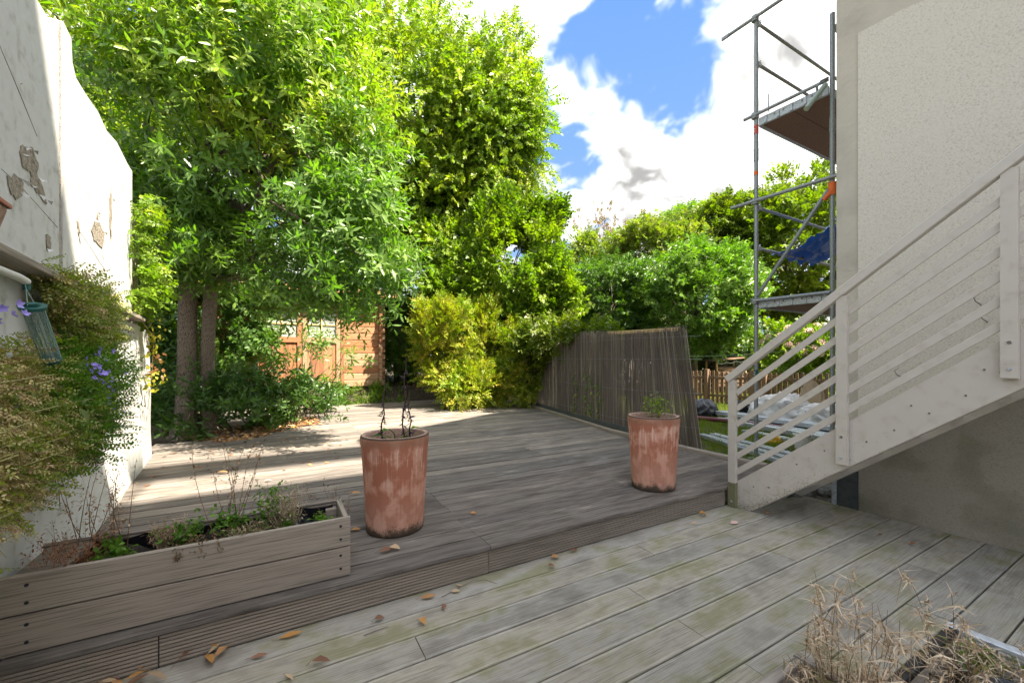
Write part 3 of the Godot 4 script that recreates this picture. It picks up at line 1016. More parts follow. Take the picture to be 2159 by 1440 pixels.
# dried stems topped with curled pale bracts
func dry_tuft(at: Vector3, h: float, stems: int, spread: float, label: String, part_label := "") -> void:
	var b := MB.new()
	for s in int(stems * 0.95):
		var root := at + Vector3(rf(-1, 1), 0, rf(-1, 1)) * spread
		var L := h * rf(0.3, 1.0)
		var d := (Vector3.UP + Vector3(rf(-1, 1), 0, rf(-1, 1)) * 0.2).normalized()
		var pts := []
		var rad := []
		var side := rdir() * 0.03
		for k in 6:
			pts.append(root + d * L * k / 5.0 + side * sin(k * 0.6))
			rad.append(lerpf(0.0011, 0.0005, k / 5.0))
		b.tint = Color(0.22, 0.14, 0.08) * rf(0.6, 1.3)
		b.tube(pts, rad, 4)
		for h2 in 3 + int(L * 9.0):
			var t := 1.0 - 0.75 * pow(rng.randf(), 1.3)
			var hub: Vector3 = root + d * L * t + side * sin(t * 3.0) + rdir() * 0.012
			for k in rng.randi_range(6, 13):
				var p := hub + rdir() * 0.006
				var o := (rdir() + Vector3.UP * 0.3).normalized()
				var cu := rdir() * 0.9
				b.tint = Color(0.70, 0.58, 0.43).lerp(Color(0.44, 0.30, 0.17), pow(rng.randf(), 1.6)) * rf(0.8, 1.2)
				var q := []
				var len := rf(0.014, 0.04)
				for j in 6:
					var u := j / 5.0
					q.append(p + o * len * u + cu * len * u * u * 0.8 + Vector3.DOWN * len * 0.4 * u * u)
				b.ribbon(q, rf(0.0024, 0.005), cu)
	for k in stems * 3:
		var p := at + Vector3(rf(-1, 1), 0, rf(-1, 1)) * spread + Vector3.UP * rf(0, h * 0.3)
		b.tint = Color(0.30, 0.22, 0.10).lerp(Color(0.12, 0.17, 0.03), rng.randf() * rng.randf()) * rf(0.7, 1.2)
		b.leaf(p, (rdir() + Vector3.UP * 0.4).normalized(), rdir(), rf(0.02, 0.045), rf(0.003, 0.008), 0.5, 0.3)
	obj("dried_plant", b, M.dry, null, label, "dried plant")

func build_plants_near() -> void:
	var g1 := Color(0.10, 0.22, 0.03)
	var g2 := Color(0.19, 0.33, 0.05)
	var br := Color(0.22, 0.12, 0.065)
	var tan_ := Color(0.46, 0.35, 0.22)
	var red := Color(0.34, 0.14, 0.06)
	var y := 0.40
	weed("weed", V(-0.72, 2.30, y), 0.208, 26, 0.014, 0.006, 16, 0.7, red, red, br, M.dry, "rust-red dried weed at the wall end of the wooden planter", "dried plant", "", 0.3, 0.15, 0.07)
	weed("weed", V(-0.66, 2.44, y), 0.442, 9, 0.012, 0.006, 16, 0.3, br, red, tan_, M.dry, "tall thin reddish dead stems by the white wall in the planter", "dried plant", "", 0.3, 0.25, 0.09)
	weed("weed", V(-0.575, 2.29, y), 0.130, 9, 0.032, 0.02, 8, 0.6, g1, g1, g2, M.leaf, "leafy green weed with large leaves nearest the planter's left end", "plant", "", 0.3, 0.3, 0.03)
	weed("weed", V(-0.42, 2.42, y), 0.130, 60, 0.02, 0.003, 10, 0.8, tan_, tan_, br, M.dry, "tan dried tuft left of the middle of the planter", "dried plant", "", 0.4, 0.2, 0.05)
	weed("weed", V(-0.36, 2.36, y), 0.156, 14, 0.022, 0.016, 9, 0.5, g1, g1, g2, M.leaf, "bushy green parsley-like weed left of the planter's middle", "plant", "", 0.2, 0.3, 0.05)
	weed("weed", V(-0.30, 2.28, y), 0.078, 30, 0.018, 0.009, 8, 0.8, br, Color(0.08, 0.09, 0.03), br, M.dry, "low dark creeping weed along the planter's front board", "plant", "", 0.3, 0.1, 0.09)
	weed("weed", V(-0.22, 2.45, y), 0.520, 6, 0.012, 0.007, 14, 0.35, br, br, tan_, M.dry, "tallest thin dead stems standing in the planter's middle", "dried plant", "", 0.4, 0.4, 0.06)
	weed("weed", V(-0.19, 2.37, y), 0.169, 10, 0.026, 0.018, 9, 0.4, g1, g1, g2, M.leaf, "bright green weed in the planter's middle below dead stems", "plant", "", 0.2, 0.3, 0.04)
	weed("weed", V(-0.10, 2.32, y), 0.091, 40, 0.022, 0.006, 10, 0.8, tan_, tan_, Color(0.14, 0.15, 0.05), M.dry, "mat of half dry weed right of the planter's middle", "dried plant", "", 0.3, 0.1, 0.07)
	weed("weed", V(-0.03, 2.38, y), 0.247, 12, 0.024, 0.016, 11, 0.35, g1, g1, g2, M.leaf, "tallest green weed right of the planter's middle", "plant", "", 0.2, 0.25, 0.03)
	weed("weed", V(0.04, 2.36, y), 0.247, 46, 0.016, 0.004, 12, 0.45, tan_, tan_, Color(0.4, 0.36, 0.27), M.dry, "straw-coloured dried bush beside the black planter liner", "dried plant", "", 0.4, 0.2, 0.04)
	weed("weed", V(0.05, 2.31, y), 0.078, 6, 0.022, 0.017, 6, 0.5, g1, g1, g2, M.leaf, "small green weed just left of the black liner", "plant", "", 0.2, 0.2, 0.02)
	weed("weed", V(0.215, 2.35, y - 0.02), 0.07, 12, 0.024, 0.014, 7, 0.7, g1, g2, Color(0.18, 0.34, 0.05), M.leaf, "bright green seedling clump at the planter's right end", "plant", "", 0.2, 0.3, 0.03)
	weed("weed", V(0.30, 2.57, 0.2), 0.34, 7, 0.014, 0.007, 14, 0.45, br, Color(0.1, 0.06, 0.04), br, M.dry, "dark dead seed-head stems leaning behind the planter's right end", "dried plant", "", 0.4, 0.35, 0.03)
	# plants of the two pots
	var pa := V(0.662, 2.68, 0.70)
	for s in [[-0.075, 0.02, 0.44, 0.02], [0.085, 0.05, 0.60, 0.02], [0.105, 0.0, 0.36, -0.02]]:
		var b := MB.new()
		var root := pa + V(s[0] * 0.8686 - s[1] * 0.4955, -(s[0] * 0.4955) + s[1] * 0.8686, -0.03)
		b.tint = Color(0.06, 0.035, 0.03)
		var pts := []
		var rad := []
		for k in 9:
			pts.append(root + Vector3.UP * s[2] * k / 8.0 + Vector3(s[3] * k / 8.0 + 0.008 * sin(k * 1.9), 0, 0.008 * cos(k * 1.3)))
			rad.append(lerpf(0.006, 0.003, k / 8.0))
		b.tube(pts, rad, 6)
		for k in 46:
			var t := pow(rng.randf(), 1.3) * 0.85
			var p: Vector3 = root + Vector3.UP * s[2] * t + Vector3(s[3] * t, 0, 0)
			b.tint = Color(0.055, 0.04, 0.05) * rf(0.7, 1.6)
			b.leaf(p, (rdir() + Vector3.DOWN * 0.7).normalized(), rdir(), rf(0.02, 0.04), rf(0.007, 0.014), 0.8, 0.6)
		obj("dead_stem", b, M.dry, null, ["dead stem left of the green shoot in the front pot", "tallest bare dead stem at the right in the front pot", "short dead stem with dark leaves rightmost in the front pot"][int(s[0] > 0) + int(s[0] > 0.09)], "dead stem")
	var b2 := MB.new()
	for k in 7:
		var t := TAU * k / 7.0 + 0.6
		var root := pa + Vector3(0.02, -0.03, 0)
		var tip := root + Vector3(cos(t) * 0.09, rf(0.03, 0.12) + (0.05 if k == 2 else 0.0), sin(t) * 0.09)
		b2.tint = Color(0.14, 0.28, 0.03)
		b2.tube([root, root.lerp(tip, 0.6) + Vector3.UP * 0.03, tip], [0.005, 0.004, 0.003], 5)
		b2.tint = (Color(0.05, 0.14, 0.035) if k % 2 else Color(0.13, 0.3, 0.03))
		b2.leaf(tip, (Vector3(cos(t), 0.3, sin(t))).normalized(), Vector3.UP, 0.075, 0.05, 0.3, 0.4, 0.5)
	obj("green_shoot", b2, M.leaf_glossy, null, "young green shoot with broad leaves growing in the front pot", "plant")
	weed("pot_plant", V(2.82, 2.46, 0.70), 0.30, 15, 0.03, 0.022, 7, 0.75, Color(0.12, 0.13, 0.03), Color(0.17, 0.28, 0.03), Color(0.36, 0.42, 0.06), M.leaf, "yellow-green leafy plant growing in the far pot by the stairs", "plant", "", 0.2, 0.35, 0.05)
	# the two planters in the right foreground
	dry_tuft(V(1.14, 0.48, 0.40), 0.34, 22, 0.075, "pale dried tuft in the left foreground planter with curled seed heads")
	dry_tuft(V(1.19, 0.42, 0.40), 0.27, 16, 0.06, "dried straw plant between the two foreground planters")
	dry_tuft(V(1.46, 0.36, 0.38), 0.31, 12, 0.08, "dried plant with tall thin stems in the right foreground planter")
	dry_tuft(V(1.66, 0.33, 0.38), 0.13, 16, 0.05, "low drooping dried plant on the corner of the right planter")
	weed("weed", V(1.66, 0.33, 0.4), 0.10, 10, 0.03, 0.008, 7, 0.9, g1, g2, Color(0.3, 0.25, 0.08), M.leaf, "small green grassy weed in the right foreground planter corner", "plant", "", 0.5, 0.3, 0.03)

func build_planters_right() -> void:
	var specs := [[0.55, 1.236, 0.10, 0.587, "small weathered foreground planter at the bottom edge, nearer the camera"], [1.30, 1.775, -0.45, 0.4286, "grey-edged wooden planter in the bottom right corner"]]
	for k in 2:
		var s: Array = specs[k]
		var p := thing("planter_box", V((s[0] + s[1]) / 2, (s[2] + s[3]) / 2, 0.0), s[4], "planter")
		var e := 0.012
		var b := MB.new()
		b.off = Vector2(rf(0, 9), rf(0, 9))
		for y in [0.085, 0.23, 0.375]:
			b.bar(V(s[0], s[3] - e, y), V(s[1], s[3] - e, y), 0.024, 0.143)
		obj("far_board", b, M["plain_wood%d" % k], p)
		for n in 5:
			var q := lerpf(s[2], s[3] - 0.03, n / 4.0)
			var q2 := lerpf(s[2], s[3] - 0.03, (n + 1) / 4.0)
			if n == 4: break
			b = MB.new()
			b.off = Vector2(rf(0, 9), rf(0, 9))
			b.box(V(s[1] - e, (q + q2) / 2, 0.22), Vector3(0.022, 0.40, q2 - q - 0.006))
			obj("side_board", b, M["plank%d" % (n % 5)], p)
		b = MB.new()
		b.off = Vector2(rf(0, 9), rf(0, 9))
		b.bar(V(s[0] + e, s[2], 0.22), V(s[0] + e, s[3] - 0.03, 0.22), 0.022, 0.40)
		b.bar(V(s[0], s[2] - e, 0.22), V(s[1], s[2] - e, 0.22), 0.022, 0.40)
		obj("near_board", b, M["plain_wood%d" % (k + 1)], p)
		b = MB.new()
		b.bar(V(s[1] - 0.012, s[2] - 0.02, 0.445), V(s[1] - 0.012, s[3] + 0.002, 0.445), 0.032, 0.016)
		obj("metal_edge", b, M.galvanised if k == 1 else M.wood2, p)
		b = MB.new()
		b.bar(V(s[0], s[3] - 0.012, 0.4445), V(s[1] - 0.03, s[3] - 0.012, 0.4445), 0.028, 0.014)
		obj("top_rail", b, M.black_liner if k == 1 else M.wood2, p)
		b = MB.new()
		var rows := []
		for j in 12:
			var row := []
			for i in 12:
				var a := lerpf(s[0] + 0.02, s[1] - 0.025, i / 11.0)
				var q := lerpf(s[2] + 0.01, s[3] - 0.025, j / 11.0)
				row.append(V(a, q, (0.39 if k == 0 else 0.34) + 0.015 * sin(a * 31 + q * 23) + 0.012 * sin(q * 47)))
			rows.append(row)
		b.sheet(rows, 0.1)
		obj("soil", b, M.soil, p)
	var pot := thing("plastic_pot", V(1.56, 0.26, 0.34), "small dark grey plastic pot sunk in the right foreground planter", "pot")
	var b := MB.new()
	b.lathe(PackedVector2Array([Vector2(0.05, -0.02), Vector2(0.065, 0.075), Vector2(0.072, 0.078), Vector2(0.072, 0.09), Vector2(0.062, 0.09), Vector2(0.055, 0.03)]), V(1.56, 0.26, 0.34), 28)
	obj("body", b, M.dark_plastic, pot)
	b = MB.new()
	b.rod(V(1.56, 0.26, 0.37), V(1.56, 0.26, 0.395), 0.056, 20)
	obj("soil", b, M.soil, pot)

func build_pots() -> void:
	var spots := [[0.662, 2.68, "front terracotta pot with white drip stains beside the wooden planter", 0.0], [2.785, 2.452, "far terracotta pot near the foot of the metal stairs", 1.9]]
	for k in 2:
		var s: Array = spots[k]
		var at := V(s[0], s[1], 0.1655)
		var p := thing("terracotta_pot", at, s[2], "pot", "two tall terracotta pots")
		var b := MB.new()
		b.off = Vector2(float(s[3]), 0)
		b.lathe(PackedVector2Array([Vector2(0.165, 0.0), Vector2(0.176, 0.006), Vector2(0.1775, 0.03), Vector2(0.183, 0.14), Vector2(0.190, 0.27), Vector2(0.198, 0.40), Vector2(0.206, 0.52), Vector2(0.2115, 0.555), Vector2(0.2135, 0.59), Vector2(0.211, 0.6025), Vector2(0.205, 0.607)]), at, 56, 0.004)
		obj("body", b, M["terracotta%d" % k], p)
		b = MB.new()
		b.lathe(PackedVector2Array([Vector2(0.205, 0.607), Vector2(0.188, 0.607), Vector2(0.182, 0.601), Vector2(0.178, 0.57), Vector2(0.172, 0.50)]), at, 56, 0.004)
		obj("rim", b, M["terracotta%d" % k] if false else M.clay_inside, p)
		b = MB.new()
		var rows := []
		for j in 5:
			var row := []
			for i in 25:
				var t := TAU * i / 24.0
				var r := 0.175 * (j + 0.001) / 4.0
				row.append(at + Vector3(cos(t) * r, 0.515 + 0.012 * sin(t * 3 + j) * (1 if i % 24 else 1), -sin(t) * r))
			row[24] = row[0]
			rows.append(row)
		b.sheet(rows, 0.1)
		obj("soil", b, M.soil, p)
	var b3 := MB.new()
	b3.tint = Color(0.4, 0.33, 0.22)
	b3.tube([V(2.83, 2.43, 0.74), V(2.80, 2.26, 0.72), V(2.835, 2.225, 0.60), V(2.86, 2.215, 0.52)], [0.002, 0.002, 0.0016, 0.001], 4)
	obj("dry_stalk", b3, M.tinted, null, "thin pale stalk hanging over the far pot's rim", "stalk")

func build_stairs() -> void:
	var s := thing("metal_staircase", V(3.7, 1.0, 0.0), "beige painted metal outdoor staircase with flat-bar railing along the house wall", "staircase")
	var k := 0.775
	var top := func(b: float) -> float: return 0.235 + k * (2.06 - b)
	var bot := func(b: float) -> float: return maxf(0.004, k * (1.965 - b) - 0.005)
	for e in 2:
		var a := 3.37 if e == 0 else 4.12
		var b := MB.new()
		var pts := [V(a, 2.078, 0.004), V(a, 1.965, 0.004), V(a, -0.8, bot.call(-0.8)), V(a, -0.8, top.call(-0.8)), V(a, 2.078, top.call(2.078))]
		poly_slab(b, pts, Vector3(0.012, 0, 0))
		obj("stringer", b, M.stair_paint, s)
		b = MB.new()
		b.bar(V(a + 0.05, 1.96, 0.008), V(a + 0.05, -0.8, bot.call(-0.8) + 0.006), 0.075, 0.01, Vector3(0, 0.79, -0.61))
		obj("lower_flange", b, M.stair_paint, s)
	for n in 13:
		var b := MB.new()
		var y := 0.17 * (n + 1)
		b.bar(V(3.384, 1.93 - n * 0.2194, y), V(4.118, 1.93 - n * 0.2194, y), 0.24, 0.03)
		obj("tread", b, M.stair_paint, s)
	var fleck := MB.new()
	fleck.tri(Vector3(-1, -0.7, 0), Vector3(1, -0.4, 0), Vector3(0.1, 0.8, 0))
	fleck.tri(Vector3(-0.6, -0.8, 0.01), Vector3(0.8, 0.1, 0.01), Vector3(-0.7, 0.7, 0.01))
	var spots := []
	var tones := []
	for q in 900:
		var bb := 2.07 - absf(rng.randfn(0.0, 0.32))
		if bb < 0.3: continue
		var lo: float = bot.call(bb)
		var yy := lo + 0.004 + absf(rng.randfn(0.0, 0.035 if q % 3 else 0.11))
		if yy > top.call(bb) - 0.004: continue
		var sc := rf(0.0012, 0.0035)
		spots.append(Transform3D((Basis(Vector3.UP, -PI / 2) * Basis(Vector3.BACK, rf(0, TAU))).scaled(Vector3.ONE * sc), V(3.3688, bb, yy)))
		tones.append(Color(0.16, 0.13, 0.08).lerp(Color(0.2, 0.2, 0.09), rng.randf()))
	scatter("grime_specks", fleck.mesh(), M.dry, spots, tones, s)
	var posts := [[2.105, 0.0, 3.352], [1.325, 0.53, 3.349], [0.585, 1.147, 3.349], [-0.15, 1.72, 3.349]]
	var hand := func(b: float) -> float: return 1.096 + k * (2.139 - b)
	for q in posts:
		var b := MB.new()
		b.box(V(q[2], q[0], (q[1] + hand.call(q[0]) - 0.05) / 2.0), Vector3(0.034, hand.call(q[0]) - 0.05 - q[1], 0.062))
		var o := obj("post", b, M.stair_paint, s)
		for j in 2:
			b = MB.new()
			var yy: float = q[1] + 0.05 + j * 0.14
			b.rod(V(q[2] - 0.017, q[0], yy), V(q[2] - 0.026, q[0], yy), 0.009, 12, 0.7)
			obj("bolt", b, M.bolt if j else M.galvanised, o)
	var ms := MB.new()
	ms.box(V(3.352, 2.105, 0.105), Vector3(0.0365, 0.21, 0.0645))
	obj("mossy_foot", ms, M.mossy_paint, s)
	var b := MB.new()
	b.bar(V(3.348, 2.145, 1.075), V(3.348, -0.8, hand.call(-0.8) - 0.018), 0.052, 0.056, Vector3.UP, 0.004)
	obj("handrail", b, M.stair_paint, s)
	var ends := [2.075, 1.294, 0.554, -0.18]
	var starts := [2.075, 1.356, 0.616, -0.12]
	var drop := [0.155, 0.287, 0.42, 0.553, 0.686, 0.818]
	for seg in 3:
		for d in drop:
			var b0: float = starts[seg]
			var b1: float = ends[seg + 1] + (0.062 if seg < 2 else 0.0)
			b = MB.new()
			b.bar(V(3.358, b0, hand.call(b0) - d - 0.028), V(3.358, b1, hand.call(b1) - d - 0.028), 0.010, 0.044, Vector3.UP, 0.002)
			obj("rail_bar", b, M.stair_paint, s)
	for q in [1.94, 1.82, 1.62, 1.44, 1.3, 1.2, 1.06, 0.98, 0.9, 0.75, 0.68, 0.62, 0.5, 0.4]:
		b = MB.new()
		var yy: float = (top.call(q) + bot.call(q)) / 2.0 + 0.05 * sin(q * 40.0)
		b.rod(V(3.37, q, yy), V(3.366, q, yy), 0.006, 8, 0.8)
		obj("bolt_head", b, M.bolt, s)

func build_scaffold() -> void:
	var s := thing("scaffold", V(5.43, 2.7, -0.06), "grey tubular steel scaffold tower standing beyond the house corner", "scaffold")
	var P := [Vector2(5.41, 3.08), Vector2(5.45, 2.25)]
	var t: Vector2 = (P[0] - P[1]).normalized()
	var R := 0.0242
	var b: MB
	for q in P:
		for far in [0.0, 2.4]:
			b = MB.new()
			b.rod(V(q.x + far, q.y, -0.05), V(q.x + far, q.y, 3.9), R, 14)
			b.rod(V(q.x + far, q.y, 3.9), V(q.x + far, q.y, 5.72 if q == P[0] else 5.15), R, 14)
			for y in [1.95, 3.9]:
				b.rod(V(q.x + far, q.y, y - 0.08), V(q.x + far, q.y, y + 0.08), R + 0.004, 14)
			obj("standard", b, M.worn_tube, s)
			b = MB.new()
			b.box(V(q.x + far, q.y, -0.04), Vector3(0.15, 0.012, 0.15))
			obj("base_plate", b, M.galvanised, s)
	var at := func(q: float, y: float, da := 0.0) -> Vector3: return V(P[1].x + t.x * q + da, P[1].y + t.y * q, y)
	var span: float = P[0].distance_to(P[1])
	# transoms
	for q in [[3.29, span + 0.30, -0.35, -0.03], [4.40, span + 0.13, 0.02, 0.03], [5.66, span + 0.34, -0.4, -0.03], [2.0, span, 0.0, 0.0]]:
		b = MB.new()
		b.rod(at.call(q[1], q[0], -0.045), at.call(q[2], q[0] , -0.045), 0.0215 if q[0] < 4.3 or q[0] > 5 else 0.019, 12)
		obj("transom", b, M.worn_tube, s)
		b = MB.new()
		b.bar(at.call(span, q[0] - 0.035, -0.022), at.call(span, q[0] + 0.035, -0.022), 0.07, 0.075, Vector3.FORWARD, 0.015)
		b.rod(at.call(span + 0.06, q[0] + 0.03, -0.02), at.call(span - 0.06, q[0] + 0.035, -0.02), 0.008)
		obj("coupler", b, M.worn_tube, s)
	b = MB.new()
	b.bar(at.call(span + 0.33, 5.66, -0.045), at.call(span + 0.43, 5.66, -0.045), 0.03, 0.05, Vector3.UP, 0.012)
	obj("flattened_end", b, M.worn_tube, s)
	# ledgers along the facade
	for q in [[5.62, span], [5.09, span], [3.22, span], [2.69, span], [3.22, 0.0], [5.0, 0.0]]:
		b = MB.new()
		b.rod(at.call(q[1], q[0], 0.05), at.call(q[1], q[0], 2.38), 0.019, 12)
		var o := obj("ledger", b, M.worn_tube, s)
		b = MB.new()
		b.rod(at.call(q[1] - 0.01, q[0] - 0.02, 0.03), at.call(q[1] - 0.01, q[0] + 0.05, 0.075), 0.011, 8)
		b.bar(at.call(q[1], q[0], 0.02), at.call(q[1], q[0], 0.085), 0.045, 0.05)
		obj("wedge_clamp", b, M.galvanised, o)
	b = MB.new()
	b.rod(at.call(span - 0.03, 2.07, -0.02), at.call(0.03, 3.17, -0.02), 0.021, 12)
	obj("diagonal_brace", b, M.worn_tube, s)
	# platforms
	for q in [[4.31, 1], [1.955, 0]]:
		var y: float = q[0]
		var pf := MB.new()
		pf.bar(at.call(0.04, y, 0.015), at.call(span - 0.03, y, 0.015), 0.03, 0.10)
		var fr := obj("platform_frame", pf, M.galvanised, s)
		for n in 5:
			b = MB.new()
			var u := lerpf(0.12, span - 0.12, n / 4.0)
			b.bar(at.call(u - 0.014, y, -0.006), at.call(u + 0.014, y, -0.006), 0.014, 0.09)
			obj("claw", b, M.galvanised, fr)
		for n in 6:
			b = MB.new()
			var u := lerpf(0.16, span - 0.16, n / 5.0) + 0.04
			b.box(at.call(u, y + 0.015, -0.0015), Vector3(0.003, 0.025, 0.018))
			obj("slot", b, M.bolt, fr)
		for n in 2:
			b = MB.new()
			b.off = Vector2(n * 3, 1)
			var m0 := lerpf(0.05, span - 0.04, n / 2.0)
			var m1 := lerpf(0.05, span - 0.04, (n + 1) / 2.0) - 0.01
			b.bar(at.call((m0 + m1) / 2, y - 0.025, 0.03), at.call((m0 + m1) / 2, y - 0.025, 2.38), m1 - m0, 0.025)
			obj("deck_panel", b, M.plywood, s)
		b = MB.new()
		b.bar(at.call(span - 0.03, y - 0.01, 0.03), at.call(span - 0.03, y - 0.01, 2.38), 0.02, 0.09)
		b.bar(at.call(0.03, y - 0.01, 0.03), at.call(0.03, y - 0.01, 2.38), 0.02, 0.09)
		obj("side_rail", b, M.galvanised, fr)
	b = MB.new()
	b.rod(at.call(span - 0.14, 4.40, 0.02), at.call(span - 0.14, 4.62, 0.02), 0.006)
	obj("pin", b, M.worn_tube, s)
	b = MB.new()
	b.rod(at.call(0.03, 4.33, -0.09), at.call(0.10, 4.02, -0.35), 0.028, 14)
	obj("swivel_tube", b, M.pale_green, s)
	b = MB.new()
	b.tube([at.call(0.02, 4.42, -0.05), at.call(0.06, 4.38, -0.12), at.call(0.1, 4.33, -0.12), at.call(0.12, 4.31, -0.06)], [0.012, 0.012, 0.012, 0.012], 7)
	obj("swivel_clamp", b, M.worn_tube, s)
	for q in [[span, 3.635, 0.05, M.orange], [span, 4.17, 0.11, M.red_label], [span, 1.02, 0.09, M.feeder_green]]:
		b = MB.new()
		b.rod(at.call(q[0], q[1], 0), at.call(q[0], q[1] + q[2], 0), 0.0275, 14)
		var o := obj("tape", b, q[3], s)
		if q[3] != M.orange:
			b = MB.new()
			for n in 2:
				b.box(at.call(q[0] + 0.006, q[1] + 0.03 + n * 0.03, -0.0275) , Vector3(0.003, 0.012, 0.018))
			obj("label_print", b, M.plastic_white, o)
	b = MB.new()
	b.rod(at.call(0.0, 3.10, -0.005), at.call(0.0, 3.24, -0.005), 0.035, 12, 1.15)
	b.rod(at.call(0.0, 3.14, -0.02), at.call(0.07, 3.06, -0.03), 0.028, 10, 0.8)
	obj("orange_cover", b, M.orange, s)
	# the tarpaulin over the ledger
	var f := FastNoiseLite.new()
	f.seed = 9; f.frequency = 1.6
	var rows := []
	for j in 22:
		var row := []
		for k in 22:
			var u := k / 21.0
			var w := j / 21.0
			var q := at.call(lerpf(span + 0.05, 0.12, w), 0.0, lerpf(0.45, 1.5, u)) as Vector3
			q.y = 2.72 + 0.34 * smoothstep(0.25, 1.0, w) * (0.35 + 0.65 * u) + 0.12 * f.get_noise_2d(u * 2.0, w * 2.0) + 0.03 * absf(sin(u * 9.0 + w * 4.0)) - 0.06 * (1.0 - w)
			row.append(q)
		rows.append(row)
	b = MB.new()
	b.sheet(rows)
	obj("tarpaulin", b, M.blue_tarp, null, "crumpled bright blue tarpaulin lying over the scaffold rail", "tarpaulin")

func build_reed_fence() -> void:
	var f := thing("reed_fence", V(4.6, 5.6, 0.1), "grey-brown reed screen fence along the deck's right edge", "fence")
	var line := [Vector2(5.42, 9.0), Vector2(5.10, 7.6), Vector2(4.70, 5.75), Vector2(4.50, 4.8), Vector2(4.52, 4.25), Vector2(4.78, 3.42)]
	var lens := [0.0]
	for k in line.size() - 1:
		lens.append(lens[k] + line[k].distance_to(line[k + 1]))
	var total: float = lens[-1]
	var n := 1500
	var b := MB.new()
	for layer in 2:
		for k in n:
			var q := total * (k + rng.randf()) / n
			var seg := 0
			while seg < line.size() - 2 and lens[seg + 1] < q: seg += 1
			var p: Vector2 = line[seg].lerp(line[seg + 1], (q - lens[seg]) / (lens[seg + 1] - lens[seg]))
			var dir: Vector2 = (line[seg + 1] - line[seg]).normalized()
			p += Vector2(-dir.y, dir.x) * (layer * 0.012 + rf(-0.006, 0.006))
			var end := total - q
			var h := 1.66 + 0.03 * sin(q * 2.3) + rf(-0.06, 0.05) - 0.12 * smoothstep(0.9, 1.9, q) * smoothstep(3.0, 1.9, q)
			h -= 0.25 * smoothstep(1.2, 0.0, q)
			var back := 0.20 * smoothstep(1.1, 0.0, end)     # the loose end leans back
			var lean := Vector2(rf(-0.02, 0.02), rf(-0.01, 0.01))
			var t3 := rng.randf()
			b.tint = Color(0.31, 0.25, 0.195).lerp(Color(0.13, 0.105, 0.08), t3) if rng.randf() > 0.1 else Color(0.58, 0.50, 0.36)
			var p0 := V(p.x, p.y, 0.08)
			var p1 := V(p.x - dir.x * back + lean.x, p.y - dir.y * back + lean.y, h)
			b.rod(p0, p1, rf(0.0017, 0.0032), 3, 0.7, false)
	obj("reeds", b, M.tinted, f, "", "", "", "stuff")
	for y in [0.35, 0.8, 1.25, 1.55]:
		b = MB.new()
		for k in line.size() - 1:
			var o := Vector3(-0.008, 0, 0)
			b.rod(V(line[k].x, line[k].y, y) + o, V(line[k + 1].x, line[k + 1].y, y) + o, 0.0012, 4)
		obj("binding_wire", b, M.galvanised, f)
	for q in [Vector2(5.2, 7.6), Vector2(4.62, 5.0), Vector2(4.72, 4.2)]:
		b = MB.new()
		b.box(V(q.x + 0.06, q.y, 0.8), Vector3(0.06, 1.64, 0.06))
		obj("post", b, M.plain_wood1, f)
	b = MB.new()
	b.bar(V(4.60, 4.95, 1.66), V(4.80, 3.78, 1.66), 0.03, 0.05)
	obj("top_batten", b, M.muntin, f)

func build_picket_fence() -> void:
	var f := thing("picket_fence", V(11.0, 6.3, -0.06), "brown wooden picket fence at the back of the garden", "fence")
	var A := Vector2(10.28, 9.6)
	var B := Vector2(11.75, 3.5)
	var d := (B - A).normalized()
	var L := A.distance_to(B)
	var n := int(L / 0.118)
	for k in n:
		var p := A + d * (k + 0.5) * 0.118
		var h := rf(0.88, 0.93)
		var b := MB.new()
		b.off = Vector2(rf(0, 9), rf(0, 9))
		var w := 0.036
		var o := V(p.x, p.y, 0.0)
		var x := V(d.x, d.y, 0.0)
		var lean := Vector3(0, 0, 0) + x * rf(-0.012, 0.012)
		poly_slab(b, [o - x * w, o - x * w + Vector3.UP * (h - 0.03) + lean, o - x * w * 0.55 + Vector3.UP * h + lean, o + x * w * 0.55 + Vector3.UP * h + lean, o + x * w + Vector3.UP * (h - 0.03) + lean, o + x * w], V(d.y, -d.x, 0) * 0.018)
		obj("picket", b, M["fence_wood%d" % rng.randi_range(0, 4)], f)
	for y in [0.22, 0.72]:
		var b := MB.new()
		b.bar(V(A.x, A.y, y) + V(d.y, -d.x, 0) * 0.035, V(B.x, B.y, y) + V(d.y, -d.x, 0) * 0.035, 0.035, 0.07)
		obj("rail", b, M.fence_wood2, f)
	for q in [0.8, 2.15, 3.35, 3.62, 5.2]:
		var p := A + d * float(q)
		var b := MB.new()
		b.box(V(p.x - 0.05, p.y, 0.45), Vector3(0.1, 1.02, 0.1))
		obj("post", b, M.fence_wood0, f)

